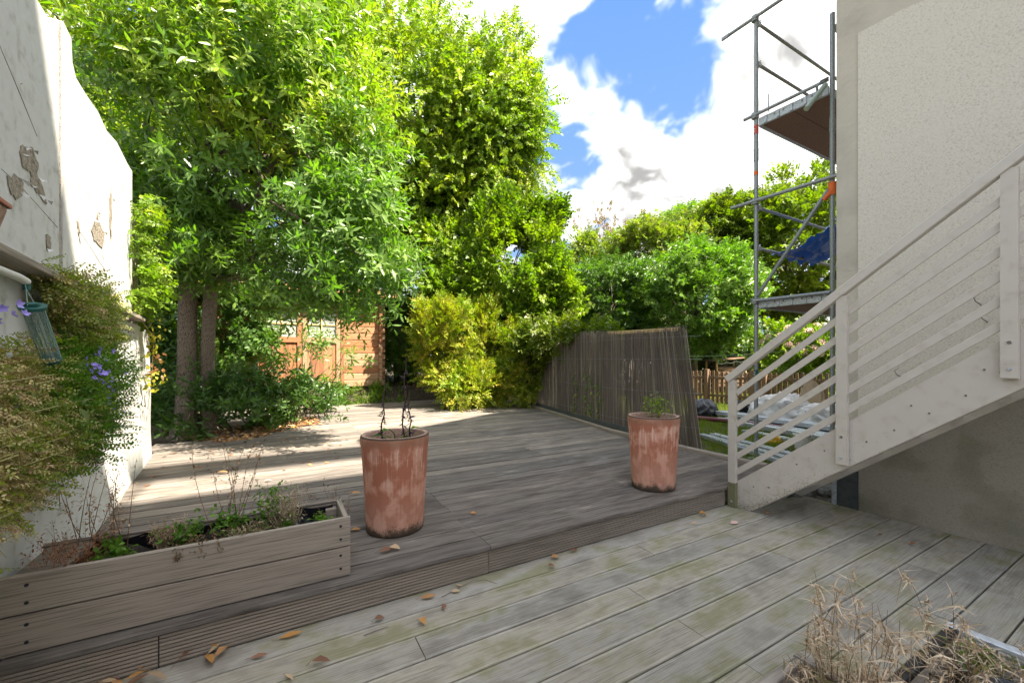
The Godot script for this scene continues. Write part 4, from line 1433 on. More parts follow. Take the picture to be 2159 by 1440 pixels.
func build_shelter() -> void:
	var s := thing("wooden_shelter", V(14.4, 9.4, -0.06), "small wooden lean-to roof with string lights behind the picket fence", "shelter")
	var X := Vector3(0.868, 0, 0.4955)      # along its front
	var D := V(0.4955, 0.8686, 0)
	var o := V(14.4, 9.05, 0.0)
	var b: MB
	for k in 7:
		b = MB.new()
		b.off = Vector2(k, k * 2)
		var q := k / 6.0
		b.bar(o + X * -0.62 + D * q * 0.9 + Vector3.UP * (1.17 + 0.02 * q), o + X * 0.55 + D * q * 0.9 + Vector3.UP * (1.30 + 0.04 * q), 0.13, 0.02)
		obj("roof_board", b, M["fence_wood%d" % (k % 5)], s)
	for q in [-0.55, 0.5]:
		for e in [0.05, 0.85]:
			b = MB.new()
			b.bar(o + X * q + D * e, o + X * q + D * e + Vector3.UP * (1.16 if q < 0 else 1.29), 0.05, 0.05, Vector3.FORWARD)
			obj("post", b, M.muntin, s)
	for k in 5:
		b = MB.new()
		b.bar(o + X * -0.6 + D * 0.05 + Vector3.UP * (0.3 + k * 0.15), o + X * 0.55 + D * 0.05 + Vector3.UP * (0.3 + k * 0.15), 0.02, 0.11)
		obj("front_slat", b, M["fence_wood%d" % (k % 5)], s)
	var w := MB.new()
	var pts := []
	var rr := []
	for k in 22:
		var u := k / 21.0
		var q := o + X * lerpf(-0.55, 0.5, u) + D * 0.02 + Vector3.UP * (1.12 + 0.11 * u - 0.05 * absf(sin(u * PI * 3.0)))
		pts.append(q); rr.append(0.003)
	w.tube(pts, rr, 4)
	obj("light_string", w, M.bolt, s)
	for k in range(1, 21, 1):
		b = MB.new()
		b.rod(pts[k], pts[k] + Vector3.DOWN * 0.04, 0.012, 7, 1.3)
		obj("bulb", b, M.plastic_white, s)

func build_shed() -> void:
	var s := thing("garden_shed", V(0.5, 12.0, 0.5), "orange-brown wooden garden shed behind the tree at the deck's far end", "shed")
	var F := 10.9
	var b: MB
	for k in 14:
		var y := 0.56 + 0.083 + k * 0.166
		for q in [[-1.5, -0.42], [1.44, 2.27]]:
			b = MB.new()
			b.off = Vector2(rf(0, 20), rf(0, 20))
			b.bar(V(q[0], F + 0.03, y), V(q[1], F + 0.03, y), 0.06, 0.160, Vector3.UP, 0.012)
			obj("board", b, M["shed_wood%d" % (4 if k < 5 and rng.randf() < 0.7 else rng.randi_range(0, 3))], s)
		if k > 11:
			b = MB.new()
			b.bar(V(-0.42, F + 0.03, y), V(1.44, F + 0.03, y), 0.06, 0.160, Vector3.UP, 0.012)
			obj("board", b, M["shed_wood%d" % rng.randi_range(0, 3)], s)
		b = MB.new()
		b.off = Vector2(rf(0, 20), rf(0, 20))
		b.bar(V(2.30, F - 0.13, y + 0.083), V(2.30, F + 2.2, y + 0.083), 0.07, 0.150, Vector3.UP, 0.016)
		obj("side_log", b, M["shed_wood%d" % (4 if k < 6 else rng.randi_range(0, 3))], s)
		b = MB.new()
		b.bar(V(2.336, F + 0.03, y), V(2.43, F + 0.03, y), 0.055, 0.142, Vector3.UP, 0.012)
		obj("log_end", b, M["shed_wood%d" % rng.randi_range(2, 4)], s)
	b = MB.new()
	b.box(V(0.4, F + 1.2, 1.7), Vector3(3.6, 2.3, 2.0))
	obj("inner_wall", b, M.shed_wood3, s)
	b = MB.new()
	b.bar(V(0.45, F - 0.35, 2.93), V(0.45, F + 1.3, 3.45), 4.5, 0.04)
	b.bar(V(0.45, F + 1.25, 3.45), V(0.45, F + 2.7, 2.93), 4.5, 0.04)
	obj("roof", b, M.slate, s)
	b = MB.new()
	b.bar(V(-1.8, F - 0.34, 2.87), V(2.7, F - 0.34, 2.87), 0.025, 0.14)
	obj("fascia_board", b, M.shed_wood2, s)
	b = MB.new()
	for q in [-0.38, 1.40]:
		b.box(V(q, F - 0.01, 1.52), Vector3(0.075, 1.92, 0.07))
	b.box(V(0.51, F - 0.01, 2.515), Vector3(1.86, 0.07, 0.07))
	obj("door_frame", b, M.shed_wood1, s)
	for e in 2:
		var x0 := -0.33 if e == 0 else 0.525
		var x1 := 0.505 if e == 0 else 1.35
		b = MB.new()
		for q in [x0 + 0.045, x1 - 0.045]:
			b.box(V(q, F - 0.02, 1.52), Vector3(0.09, 1.88, 0.045))
		b.box(V((x0 + x1) / 2, F - 0.021, 0.65), Vector3(x1 - x0 - 0.18, 0.14, 0.045))
		b.box(V((x0 + x1) / 2, F - 0.021, 1.70), Vector3(x1 - x0 - 0.18, 0.12, 0.045))
		b.box(V((x0 + x1) / 2, F - 0.021, 2.42), Vector3(x1 - x0 - 0.18, 0.09, 0.045))
		var d := obj("door", b, M.shed_wood0 if e == 0 else M.shed_wood4, s)
		for k in 7:
			b = MB.new()
			b.off = Vector2(rf(0, 9), rf(0, 9))
			var q := lerpf(x0 + 0.09, x1 - 0.09, (k + 0.5) / 7.0)
			b.bar(V(q, F - 0.002, 0.72), V(q, F - 0.002, 1.64), 0.092, 0.018, Vector3(0, 0, 1), 0.006)
			obj("panel_board", b, M["shed_wood%d" % rng.randi_range(0, 3)], d)
		for k in 2:
			for j in 2:
				b = MB.new()
				var q := lerpf(x0 + 0.09, x1 - 0.09, (k + 0.5) / 2.0)
				b.box(V(q, F + 0.0, 1.915 + j * 0.31), Vector3((x1 - x0 - 0.2) / 2, 0.29, 0.005))
				obj("pane", b, M.pane, d)
		b = MB.new()
		b.box(V((x0 + x1) / 2, F - 0.012, 2.07), Vector3(0.022, 0.62, 0.02))
		b.box(V((x0 + x1) / 2, F - 0.0122, 2.07), Vector3(x1 - x0 - 0.18, 0.022, 0.0195))
		obj("muntin", b, M.muntin, d)
		b = MB.new()
		b.box(V((x0 + x1) / 2, F + 0.012, 2.07), Vector3(x1 - x0 - 0.17, 0.64, 0.006))
		obj("curtain", b, M.curtain, d)
		b = MB.new()
		b.rod(V(0.57 if e else 0.46, F - 0.045, 1.55), V(0.57 if e else 0.46, F - 0.085, 1.55), 0.022, 12)
		obj("handle", b, M.bolt, d)

func crumple(at: Vector3, r: Vector3, seed_: int, m: Material, called: String, label: String, category: String, group := "", sharp := 0.35) -> void:
	var f := FastNoiseLite.new()
	f.seed = seed_; f.frequency = 0.9; f.fractal_type = FastNoiseLite.FRACTAL_RIDGED; f.fractal_octaves = 3
	var rows := []
	for j in 21:
		var row := []
		for k in 33:
			var t := TAU * k / 32.0
			var p := PI * j / 20.0
			var d := Vector3(sin(p) * cos(t), cos(p), sin(p) * sin(t))
			var q := d * (1.0 + sharp * f.get_noise_3d(d.x * 1.6, d.y * 1.6, d.z * 1.6))
			if q.y < -0.45: q.y = -0.45
			row.append(at + Vector3(q.x * r.x, (q.y + 0.45) * r.y, q.z * r.z))
		row[32] = row[0]
		rows.append(row)
	var b := MB.new()
	b.sheet(rows)
	obj(called, b, m, null, label, category, group)

func channel(p0: Vector3, p1: Vector3, w: float, h: float, label: String) -> void:
	var b := MB.new()
	var t := 0.004
	b.push(PackedVector2Array([Vector2(-w / 2, -h), Vector2(-w / 2 + t, -h), Vector2(-w / 2 + t, -t), Vector2(-w * 0.17, -t), Vector2(-w * 0.14, -t - 0.012), Vector2(w * 0.14, -t - 0.012), Vector2(w * 0.17, -t), Vector2(w / 2 - t, -t), Vector2(w / 2 - t, -h), Vector2(w / 2, -h), Vector2(w / 2, 0), Vector2(w * 0.19, 0), Vector2(w * 0.15, -0.014), Vector2(-w * 0.15, -0.014), Vector2(-w * 0.19, 0), Vector2(-w / 2, 0)]), p0, p1, Vector3.UP)
	obj("scaffold_plank", b, M.galvanised, null, label, "plank", "galvanised planks lying on the grass")

func build_garden_things() -> void:
	channel(V(6.05, 4.35, 0.03), V(5.35, 2.2, 0.03), 0.10, 0.06, "narrow galvanised rail on the grass nearest the reed fence's end")
	channel(V(6.22, 4.25, 0.035), V(5.55, 2.1, 0.035), 0.12, 0.07, "second galvanised rail lying beside the nearest one")
	channel(V(5.90, 4.05, 0.025), V(5.15, 2.35, 0.025), 0.05, 0.05, "thinnest galvanised rail, next to the deck kerb")
	channel(V(8.35, 5.55, 0.13), V(8.05, 2.6, 0.13), 0.30, 0.07, "broad galvanised plank on top of the farther pile")
	channel(V(7.75, 4.6, 0.06), V(7.25, 2.2, 0.06), 0.30, 0.08, "broad galvanised plank lying in front of the farther pile")
	channel(V(8.1, 5.3, 0.035), V(7.75, 2.5, 0.035), 0.32, 0.06, "broad galvanised plank underneath the farther pile")
	channel(V(7.2, 4.3, 0.0), V(6.8, 2.3, 0.0), 0.16, 0.05, "narrow galvanised plank low in the grass before the bags")
	crumple(V(8.95, 4.55, -0.04), Vector3(0.50, 0.36, 0.55), 4, M.white_bag, "rubble_bag", "larger crumpled white rubble bag behind the galvanised planks", "bag", "", 0.36)
	crumple(V(8.75, 3.72, -0.04), Vector3(0.36, 0.28, 0.45), 8, M.white_bag, "rubble_bag", "smaller white rubble bag next to the scaffold's inner pole", "bag", "", 0.36)
	crumple(V(9.15, 4.12, 0.15), Vector3(0.05, 0.42, 0.22), 14, M.cardboard, "cardboard_sheet", "torn piece of brown cardboard behind the white bags", "cardboard", "", 0.3)
	crumple(V(8.1, 5.75, 0.0), Vector3(0.30, 0.24, 0.22), 17, M.dark_plastic, "plastic_sack", "dark grey plastic sack at the end of the maroon pipe", "sack", "", 0.3)
	crumple(V(8.60, 3.90, 0.03), Vector3(0.10, 0.09, 0.10), 21, M.orange, "orange_rag", "bright orange rag between the two white bags", "rag", "", 0.3)
	crumple(V(8.55, 3.45, 0.02), Vector3(0.16, 0.08, 0.22), 25, M.orange, "orange_netting", "orange netting heaped in front of the smaller white bag", "netting", "", 0.5)
	crumple(V(6.62, 3.52, -0.04), Vector3(0.10, 0.08, 0.10), 27, M.yellow, "yellow_wrapper", "yellow wrapper lying on the grass by the planks", "wrapper", "", 0.4)
	var b := MB.new()
	b.lathe(PackedVector2Array([Vector2(0.09, 0), Vector2(0.105, 0.21), Vector2(0.115, 0.215), Vector2(0.115, 0.235), Vector2(0.1, 0.235), Vector2(0.09, 0.02), Vector2(0.0, 0.02)]), V(6.5, 3.05, -0.05), 24)
	obj("bucket", b, M.plastic_white, null, "white plastic bucket standing on the grass by the stairs", "bucket")
	b = MB.new()
	var pts := []
	var rad := []
	for k in 90:
		var q := k / 89.0
		pts.append(V(lerpf(7.55, 7.75, q) + 0.1 * sin(q * 3.0), lerpf(5.55, 3.9, q), 0.03))
		rad.append(0.05 if k % 2 else 0.042)
	b.tube(pts, rad, 10)
	obj("corrugated_pipe", b, M.maroon_pipe, null, "maroon corrugated pipe lying on the lawn", "pipe")
	var tb := thing("mixing_tub", V(8.85, 5.35, -0.05), "black plastic mixing tub on the lawn before the picket fence", "tub")
	b = MB.new()
	b.lathe(PackedVector2Array([Vector2(0.25, 0.0), Vector2(0.34, 0.30), Vector2(0.40, 0.31), Vector2(0.40, 0.33), Vector2(0.33, 0.33), Vector2(0.24, 0.03), Vector2(0.0, 0.03)]), V(8.95, 5.3, -0.03), 28)
	obj("body", b, M.dark_plastic, tb)
	b = MB.new()
	b.rod(V(8.95, 5.3, 0.22), V(8.95, 5.3, 0.25), 0.31, 24)
	obj("mortar_fill", b, M.stone, tb)
	b = MB.new()
	b.lathe(PackedVector2Array([Vector2(0.03, 0), Vector2(0.034, 0.14), Vector2(0.012, 0.20), Vector2(0.012, 0.27), Vector2(0.0, 0.27)]), V(8.5, 3.93, 0.02), 14)
	obj("bottle", b, M.feeder_green, null, "dark green bottle standing between the white bags", "bottle")
	for k in 9:
		var q := [[3.9, 2.32], [4.05, 2.2], [4.2, 2.05], [4.35, 2.3], [4.0, 2.0], [4.15, 2.5], [4.45, 1.95], [3.75, 2.2], [4.5, 2.15]][k] as Array
		crumple(V(q[0] + 0.15, q[1], -0.06), Vector3(rf(0.06, 0.12), rf(0.05, 0.09), rf(0.06, 0.1)), 40 + k, M.stone, "stone", "grey rubble stone lying under the staircase by the house corner", "stone", "rubble stones under the stairs", 0.2)
	b = MB.new()
	var rows := []
	for j in 10:
		var row := []
		for k in 16:
			row.append(V(3.7 + k * 0.055, 1.98 + j * 0.05, 0.012 + 0.012 * sin(k * 1.3 + j) + 0.01 * cos(j * 2.1 - k)))
		rows.append(row)
	b.sheet(rows)
	obj("gravel_patch", b, M.stone, null, "patch of grey gravel and mortar under the stairs", "gravel")
	b = MB.new()
	var wp := []
	var wr := []
	for k in 20:
		var q := k / 19.0
		wp.append(V(lerpf(10.4, 12.6, q), lerpf(9.4, 3.0, q), lerpf(1.35, 2.0, q) - 0.25 * sin(q * PI)))
		wr.append(0.0025)
	b.tube(wp, wr, 4)
	obj("washing_line", b, M.line_green, null, "thin pale green washing line above the picket fence", "line")

func build_trees() -> void:
	var bay := sprig(13, 0.30, 0.105, 0.031, 0.9, 0.12, 0.45, 101, true, Color(1.4, 1.2, 0.6), false)
	var bay2 := sprig(9, 0.22, 0.11, 0.034, 0.7, 0.2, 0.45, 102, true, Color(1.4, 1.2, 0.6), false)
	var elm := sprig(14, 0.34, 0.085, 0.052, 0.35, 0.25, 0.45, 103)
	var hazel := sprig(11, 0.34, 0.095, 0.075, 0.4, 0.3, 0.5, 104)
	var small := sprig(14, 0.26, 0.042, 0.026, 0.5, 0.2, 0.45, 105)
	var tiny := sprig(16, 0.12, 0.015, 0.010, 0.5, 0.2, 0.5, 106)
	var far := sprig(12, 0.42, 0.15, 0.085, 0.4, 0.3, 0.45, 107)
	var lance := sprig(12, 0.40, 0.16, 0.055, 0.2, 0.45, 0.45, 108)
	# colours, linear
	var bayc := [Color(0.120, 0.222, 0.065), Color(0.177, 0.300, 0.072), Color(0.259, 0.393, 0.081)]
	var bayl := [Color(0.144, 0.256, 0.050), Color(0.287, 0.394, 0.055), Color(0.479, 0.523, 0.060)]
	var elmc := [Color(0.163, 0.271, 0.031), Color(0.266, 0.378, 0.037), Color(0.442, 0.497, 0.044)]
	var darkc := [Color(0.055, 0.121, 0.026), Color(0.093, 0.185, 0.031), Color(0.130, 0.240, 0.034)]
	var hazc := [Color(0.143, 0.255, 0.030), Color(0.213, 0.340, 0.033), Color(0.332, 0.425, 0.038)]
	var yelc := [Color(0.157, 0.295, 0.025), Color(0.316, 0.413, 0.037), Color(0.473, 0.490, 0.062), Color(0.568, 0.470, 0.062)]
	var olic := [Color(0.150, 0.228, 0.060), Color(0.245, 0.320, 0.072), Color(0.358, 0.371, 0.109)]
	var midc := [Color(0.116, 0.223, 0.049), Color(0.174, 0.297, 0.054), Color(0.231, 0.351, 0.071)]

	# bay tree
	var foot := V(-1.15, 7.32, 0.12)
	var t := thing("bay_tree", foot, "large bay tree with two smooth trunks and glossy leaves beyond the white wall", "tree")
	var b := MB.new()
	limb(b, foot, V(-1.05, 7.1, 2.5), 0.125, 0.10, 0.02, 12, 10)
	limb(b, V(-1.05, 7.1, 2.45), V(-0.5, 6.4, 5.2), 0.09, 0.03, 0.05)
	limb(b, V(-1.05, 7.1, 2.3), V(-1.4, 6.9, 4.6), 0.07, 0.025, 0.06)
	obj("trunk", b, M.bark, t)
	b = MB.new()
	limb(b, V(-0.86, 7.45, 0.12), V(-0.76, 7.0, 2.55), 0.10, 0.075, 0.025, 12, 10)
	limb(b, V(-0.76, 7.0, 2.5), V(0.4, 5.8, 4.4), 0.06, 0.02, 0.05)
	limb(b, V(-0.76, 7.0, 2.4), V(0.7, 5.3, 2.7), 0.05, 0.015, 0.07)
	obj("trunk", b, M.bark, t)
	var lumps := clumps(V(-0.20, 6.25, 3.9), Vector3(1.62, 1.6, 1.45), 125, 0.30, 0.45)
	lumps.append_array(clumps(V(0.751, 5.2, 2.62), Vector3(0.55, 0.72, 0.6), 44, 0.24, 0.3))
	lumps.append_array(clumps(V(-1.2, 6.7, 3.0), Vector3(0.5, 0.75, 0.5), 34, 0.24, 0.3))
	lumps.append_array(clumps(V(0.45, 5.75, 2.16), Vector3(0.7, 0.24, 0.5), 14, 0.2, 0.2))
	var upper := clumps(V(-0.30, 6.25, 5.5), Vector3(1.35, 1.35, 1.3), 130, 0.3, 0.3)
	upper.append_array(clumps(V(-0.1, 5.6, 4.4), Vector3(1.35, 0.75, 0.9), 50, 0.28, 0.6))
	b = MB.new()
	for k in 46:
		var l = (lumps + upper)[k * 9 % (lumps.size() + upper.size())]
		limb(b, V(-0.6, 6.6, 0).lerp(V(-0.2, 6.25, 0), rng.randf()) + Vector3.UP * rf(2.3, 4.8), l[0], rf(0.016, 0.03), 0.006, 0.08, 5, 5)
	obj("branches", b, M.bark, t, "", "", "", "stuff")
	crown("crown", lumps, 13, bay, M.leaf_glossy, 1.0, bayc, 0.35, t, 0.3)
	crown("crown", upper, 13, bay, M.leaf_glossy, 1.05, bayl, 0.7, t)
	# suckers round its foot
	var sp := thing("laurel_shrub", V(-0.4, 7.8, 0.12), "dark glossy laurel undergrowth around the bay tree's foot", "shrub")
	lumps = clumps(V(-1.15, 7.6, 0.8), Vector3(0.4, 0.6, 0.4), 20, 0.18, 0.2)
	lumps.append_array(clumps(V(-0.3, 7.5, 0.66), Vector3(0.55, 0.42, 0.4), 26, 0.18, 0.2))
	lumps.append_array(clumps(V(-0.85, 6.95, 0.62), Vector3(0.35, 0.28, 0.2), 10, 0.14, 0.2))
	lumps.append_array(clumps(V(0.25, 8.1, 0.52), Vector3(0.6, 0.32, 0.5), 28, 0.18, 0.2))
	lumps.append_array(clumps(V(0.6, 9.2, 0.45), Vector3(0.4, 0.2, 0.5), 12, 0.16, 0.2))
	b = MB.new()
	for k in 26:
		limb(b, V(rf(-1.2, 0.4), rf(7.4, 8.4), 0.1), lumps[k * 4 % lumps.size()][0], 0.012, 0.005, 0.08, 5, 5)
	obj("stems", b, M.twig, sp, "", "", "", "stuff")
	crown("leaves", lumps, 9, bay2, M.leaf_glossy, 1.15, [Color(0.06, 0.13, 0.035), Color(0.09, 0.18, 0.045), Color(0.14, 0.25, 0.07)], 0.4, sp, 0.3)
	# sparse twigs hanging before the shed
	lumps = clumps(V(0.55, 7.9, 1.25), Vector3(0.75, 0.55, 0.4), 20, 0.18, 0.1)
	var sg := thing("laurel_shoots", V(0.5, 8.2, 0.1), "thin leafy laurel shoots hanging in front of the shed door", "shrub")
	b = MB.new()
	for k in 14:
		limb(b, V(rf(0.0, 0.9), rf(8.0, 8.6), 0.1), lumps[k][0], 0.009, 0.004, 0.08, 5, 5)
	obj("stems", b, M.twig, sg, "", "", "", "stuff")
	crown("leaves", lumps, 4, bay2, M.leaf_glossy, 1.0, bayc, 0.1, sg, 0.4)

	# tall trees behind
	lumps = clumps(V(2.5, 12.4, 7.9), Vector3(3.7, 3.5, 2.6), 330, 0.85, 0.72)
	lumps.append_array(clumps(V(5.2, 10.85, 7.7), Vector3(1.75, 2.1, 1.6), 130, 0.6, 0.6))
	lumps.append_array(clumps(V(5.5, 10.7, 9.2), Vector3(1.2, 1.7, 1.0), 44, 0.42, 0.2))
	lumps.append_array(clumps(V(1.6, 13.4, 6.2), Vector3(2.3, 2.0, 1.5), 60, 0.6, 0.4))
	lumps.append_array(clumps(V(4.2, 11.4, 5.6), Vector3(1.6, 1.2, 1.3), 46, 0.5, 0.3))
	simple_tree("tall_tree", V(3.4, 12.6, 0.5), V(2.8, 12.3, 7.0), 0.24, "tallest yellow-green tree with drooping leaves behind the shed and bay tree", "tree", lumps, 30, elm, M.leaf, 1.1, elmc, -0.1, 0.7)
	lumps = clumps(V(-3.0, 12.0, 8.4), Vector3(2.7, 2.7, 2.4), 120, 0.7, 0.35)
	lumps.append_array(clumps(V(-2.5, 10.9, 4.7), Vector3(1.3, 1.9, 1.2), 60, 0.55, 0.3))
	lumps.append_array(clumps(V(-3.6, 11.8, 6.2), Vector3(1.2, 1.2, 1.2), 30, 0.5, 0.3))
	simple_tree("leafy_tree", V(-2.9, 12.0, 0.5), V(-2.9, 12.0, 7.0), 0.2, "airy light green tree at the upper left behind the white wall", "tree", lumps, 22, elm, M.leaf, 1.1, elmc, 0.0, 0.4)
	lumps = clumps(V(3.9, 13.6, 3.4), Vector3(2.3, 2.2, 1.6), 90, 0.5, 0.5)
	lumps.append_array(clumps(V(-1.6, 11.0, 2.4), Vector3(1.6, 1.9, 1.2), 60, 0.5, 0.4))
	simple_tree("dark_tree", V(3.6, 13.8, 0.5), V(3.8, 13.6, 3.0), 0.12, "dark green thicket in the gap between the shed and the hazel", "tree", lumps, 40, elm, M.leaf, 1.2, darkc, 0.1, 0.4)
	lumps = clumps(V(5.26, 9.3, 3.4), Vector3(1.25, 1.35, 1.1), 110, 0.36, 0.6)
	lumps.append_array(clumps(V(4.2, 10.4, 4.2), Vector3(0.9, 1.15, 0.8), 46, 0.34, 0.35))
	lumps.append_array(clumps(V(6.0, 8.6, 2.9), Vector3(0.55, 1.0, 0.6), 36, 0.26, 0.3))
	lumps.append_array(clumps(V(5.3, 9.2, 2.2), Vector3(1.3, 0.8, 0.8), 50, 0.32, 0.5))
	lumps.append_array(clumps(V(4.1, 9.7, 2.7), Vector3(0.8, 1.0, 0.5), 44, 0.34, 0.5))
	for k in 16:                              # upright shoots along its top
		var p := V(rf(4.3, 6.3), rf(8.7, 9.8), 4.2)
		for j in 6:
			lumps.append([p + Vector3.UP * (0.1 + j * 0.16) + Vector3(0.04, 0, 0.02) * j, 0.11, Vector3.UP])
	simple_tree("hazel_bush", V(5.2, 9.6, 0.2), V(5.2, 9.4, 2.6), 0.07, "tall bright green hazel bush with upright shoots behind the reed fence's far end", "shrub", lumps, 28, hazel, M.leaf, 1.0, hazc, 0.3, 0.3)
	lumps = clumps(V(3.25, 9.1, 1.35), Vector3(0.55, 0.95, 0.5), 52, 0.2, 0.25)
	lumps.append_array(clumps(V(4.25, 8.65, 1.40), Vector3(0.75, 0.95, 0.6), 74, 0.22, 0.25))
	lumps.append_array(clumps(V(3.95, 8.45, 0.62), Vector3(1.0, 0.46, 0.6), 70, 0.2, 0.2))
	lumps.append_array(clumps(V(4.85, 8.1, 0.95), Vector3(0.35, 0.75, 0.5), 40, 0.2, 0.2))
	for k in 26:
		var p := V(rf(2.7, 4.9), rf(8.3, 9.2), rf(1.4, 2.1))
		for j in 5:
			lumps.append([p + Vector3.UP * j * 0.11, 0.08, Vector3.UP])
	simple_tree("yellow_shrub", V(3.8, 8.8, 0.15), V(3.9, 8.8, 0.9), 0.03, "yellowing bushy shrub spilling onto the deck's far right corner", "shrub", lumps, 26, small, M.leaf, 1.0, yelc, 0.35, 0.4)
	lumps = clumps(V(5.05, 6.9, 1.72), Vector3(0.42, 0.26, 0.75), 36, 0.17, 0.2)
	lumps.append_array(clumps(V(4.95, 7.7, 1.45), Vector3(0.3, 0.5, 0.5), 36, 0.17, 0.2))
	lumps.append_array(clumps(V(5.15, 6.0, 1.72), Vector3(0.3, 0.12, 0.4), 14, 0.13, 0.2))
	simple_tree("climbing_vine", V(5.1, 7.2, 0.0), V(5.1, 7.1, 1.6), 0.025, "bright lime climbing vine over the top of the reed fence", "vine", lumps, 16, hazel, M.leaf, 0.72, [Color(0.09, 0.15, 0.02), Color(0.16, 0.22, 0.022), Color(0.24, 0.28, 0.03)], 0.2, 0.4)
	# ivy threads on the reeds
	for q in [[4.665, 5.55, 1.15], [4.62, 5.35, 0.95], [4.56, 5.1, 0.85], [4.72, 5.9, 1.0]]:
		var st := []
		var rr := []
		var vb := MB.new()
		for k in 9:
			st.append(V(q[0] - 0.03 + 0.015 * sin(k * 1.7), q[1] + 0.03 * sin(k * 1.1), 0.12 + q[2] * k / 8.0)); rr.append(0.003)
		vb.tint = Color(0.12, 0.14, 0.04)
		vb.tube(st, rr, 4)
		for k in 34:
			var p := (st[rng.randi_range(0, 7)] as Vector3).lerp(st[rng.randi_range(0, 7)], 0.1) + rdir() * 0.035
			vb.tint = Color(0.09, 0.19, 0.03).lerp(Color(0.3, 0.3, 0.04), pow(rng.randf(), 2))
			vb.leaf(p, (Vector3(-0.6, -0.6, 0.3) + rdir() * 0.6).normalized(), (Vector3(-1, 0.4, 0.3) + rdir() * 0.4).normalized(), rf(0.03, 0.05), rf(0.028, 0.04), 0.2, 0.2)
		obj("creeper", vb, M.leaf, null, "%s green creeper strand climbing the reed fence" % (["third", "second", "nearest", "farthest"][[5.55, 5.35, 5.1, 5.9].find(q[1])]), "creeper", "creeper strands on the reed fence")
	lumps = clumps(V(3.0, 11.5, 1.3), Vector3(0.55, 0.85, 0.5), 44, 0.22, 0.3)
	simple_tree("green_shrub", V(3.0, 11.6, 0.5), V(3.0, 11.6, 1.1), 0.03, "mid green shrub standing right of the shed corner", "shrub", lumps, 26, small, M.leaf, 1.15, [Color(0.05, 0.12, 0.02), Color(0.09, 0.17, 0.03), Color(0.15, 0.22, 0.03)], 0.3, 0.2)
	lumps = []
	for k in 110:
		var a := rf(0.75, 2.9)
		var q := rf(10.35, 10.85)
		if a > 2.0 and rng.randf() < 0.4: continue
		lumps.append([V(a, q, ground_y(a, q) + rf(0.03, 0.15)), 0.11, Vector3.UP])
	var gc := thing("ground_cover", V(1.8, 10.6, 0.2), "low mound of bright lime-green ground cover before the shed", "ground cover", "", "stuff")
	crown("leaves", lumps, 13, small, M.leaf, 0.62, [Color(0.09, 0.2, 0.02), Color(0.15, 0.27, 0.025), Color(0.22, 0.3, 0.03)], 0.5, gc)

	# beyond the garden fence
	var G := "trees beyond the garden fence"
	simple_tree("round_tree", V(13.2, 9.8, 0), V(13.2, 9.8, 3.0), 0.14, "round dense green tree standing centrally behind the reed fence's near end", "tree", clumps(V(13.2, 9.74, 3.45), Vector3(1.95, 2.0, 1.9), 150, 0.42, 0.7), 34, lance, M.leaf_glossy, 0.8, midc, 0.0, 0.7, G)
	simple_tree("round_tree", V(11.3, 12.1, 0), V(11.3, 12.0, 3.0), 0.12, "darker rounded tree left of the round dense green tree", "tree", clumps(V(11.2, 12.0, 3.2), Vector3(1.6, 2.0, 1.6), 110, 0.42, 0.6), 34, lance, M.leaf, 0.8, darkc, 0.0, 0.7, G)
	lumps = clumps(V(15.3, 13.2, 5.7), Vector3(2.6, 1.75, 2.4), 150, 0.55, 0.6)
	lumps.append_array(clumps(V(12.8, 14.6, 4.6), Vector3(1.7, 2.2, 1.7), 70, 0.5, 0.6))
	simple_tree("olive_tree", V(15.3, 13.4, 0), V(15.3, 13.2, 5.0), 0.2, "broad olive-yellow tree rising behind the two round trees", "tree", lumps, 34, far, M.leaf, 0.75, olic, 0.2, 0.4, G)
	simple_tree("chestnut_tree", V(18.0, 14.0, 0), V(18.0, 14.0, 6.0), 0.2, "green treetop peeping highest behind the olive-yellow tree", "tree", clumps(V(18.0, 13.93, 7.7), Vector3(1.3, 1.0, 1.3), 50, 0.45, 0.4), 30, lance, M.leaf, 1.0, midc, 0.1, 0.4, G)
	lumps = clumps(V(18.8, 8.9, 5.7), Vector3(2.9, 3.0, 2.6), 190, 0.6, 0.55)
	lumps.append_array(clumps(V(17.3, 10.9, 6.6), Vector3(1.5, 1.5, 1.4), 60, 0.5, 0.5))
	simple_tree("maple_tree", V(18.8, 9.0, 0), V(18.8, 8.9, 5.0), 0.25, "big bright yellow-green maple tree behind the scaffold", "tree", lumps, 34, far, M.leaf, 0.85, [Color(0.13, 0.20, 0.025), Color(0.20, 0.28, 0.03), Color(0.29, 0.34, 0.04)], 0.2, 0.4, G)
	# a half bare tree
	var bt := thing("bare_tree", V(14.8, 15.8, 0), "half bare tree with pinkish twigs behind the dark rounded tree", "tree", G)
	b = MB.new()
	limb(b, V(14.8, 15.8, 0), V(14.7, 15.7, 6.5), 0.16, 0.08, 0.03)
	obj("trunk", b, M.bark, bt)
	b = MB.new()
	b.tint = Color(0.34, 0.25, 0.20)
	var tips := []
	for k in 34:
		var p0 := V(14.6 + rf(-0.6, 0.6), 15.7, rf(4.5, 7.0))
		var p1 := p0 + (Vector3(rf(-1.2, 1.2), rf(0.5, 1.3), rf(-1.0, 1.0))).normalized() * rf(1.2, 2.3)
		limb(b, p0, p1, 0.03, 0.008, 0.1, 5, 5)
		for j in 5:
			var s0 := p0.lerp(p1, rf(0.4, 1.0))
			var s1 := s0 + (rdir() + Vector3.UP * 0.6).normalized() * rf(0.3, 0.7)
			limb(b, s0, s1, 0.011, 0.004, 0.1, 4, 3)
			tips.append([s1, 0.12, Vector3.UP])
	obj("branches", b, M.tinted, bt, "", "", "", "stuff")
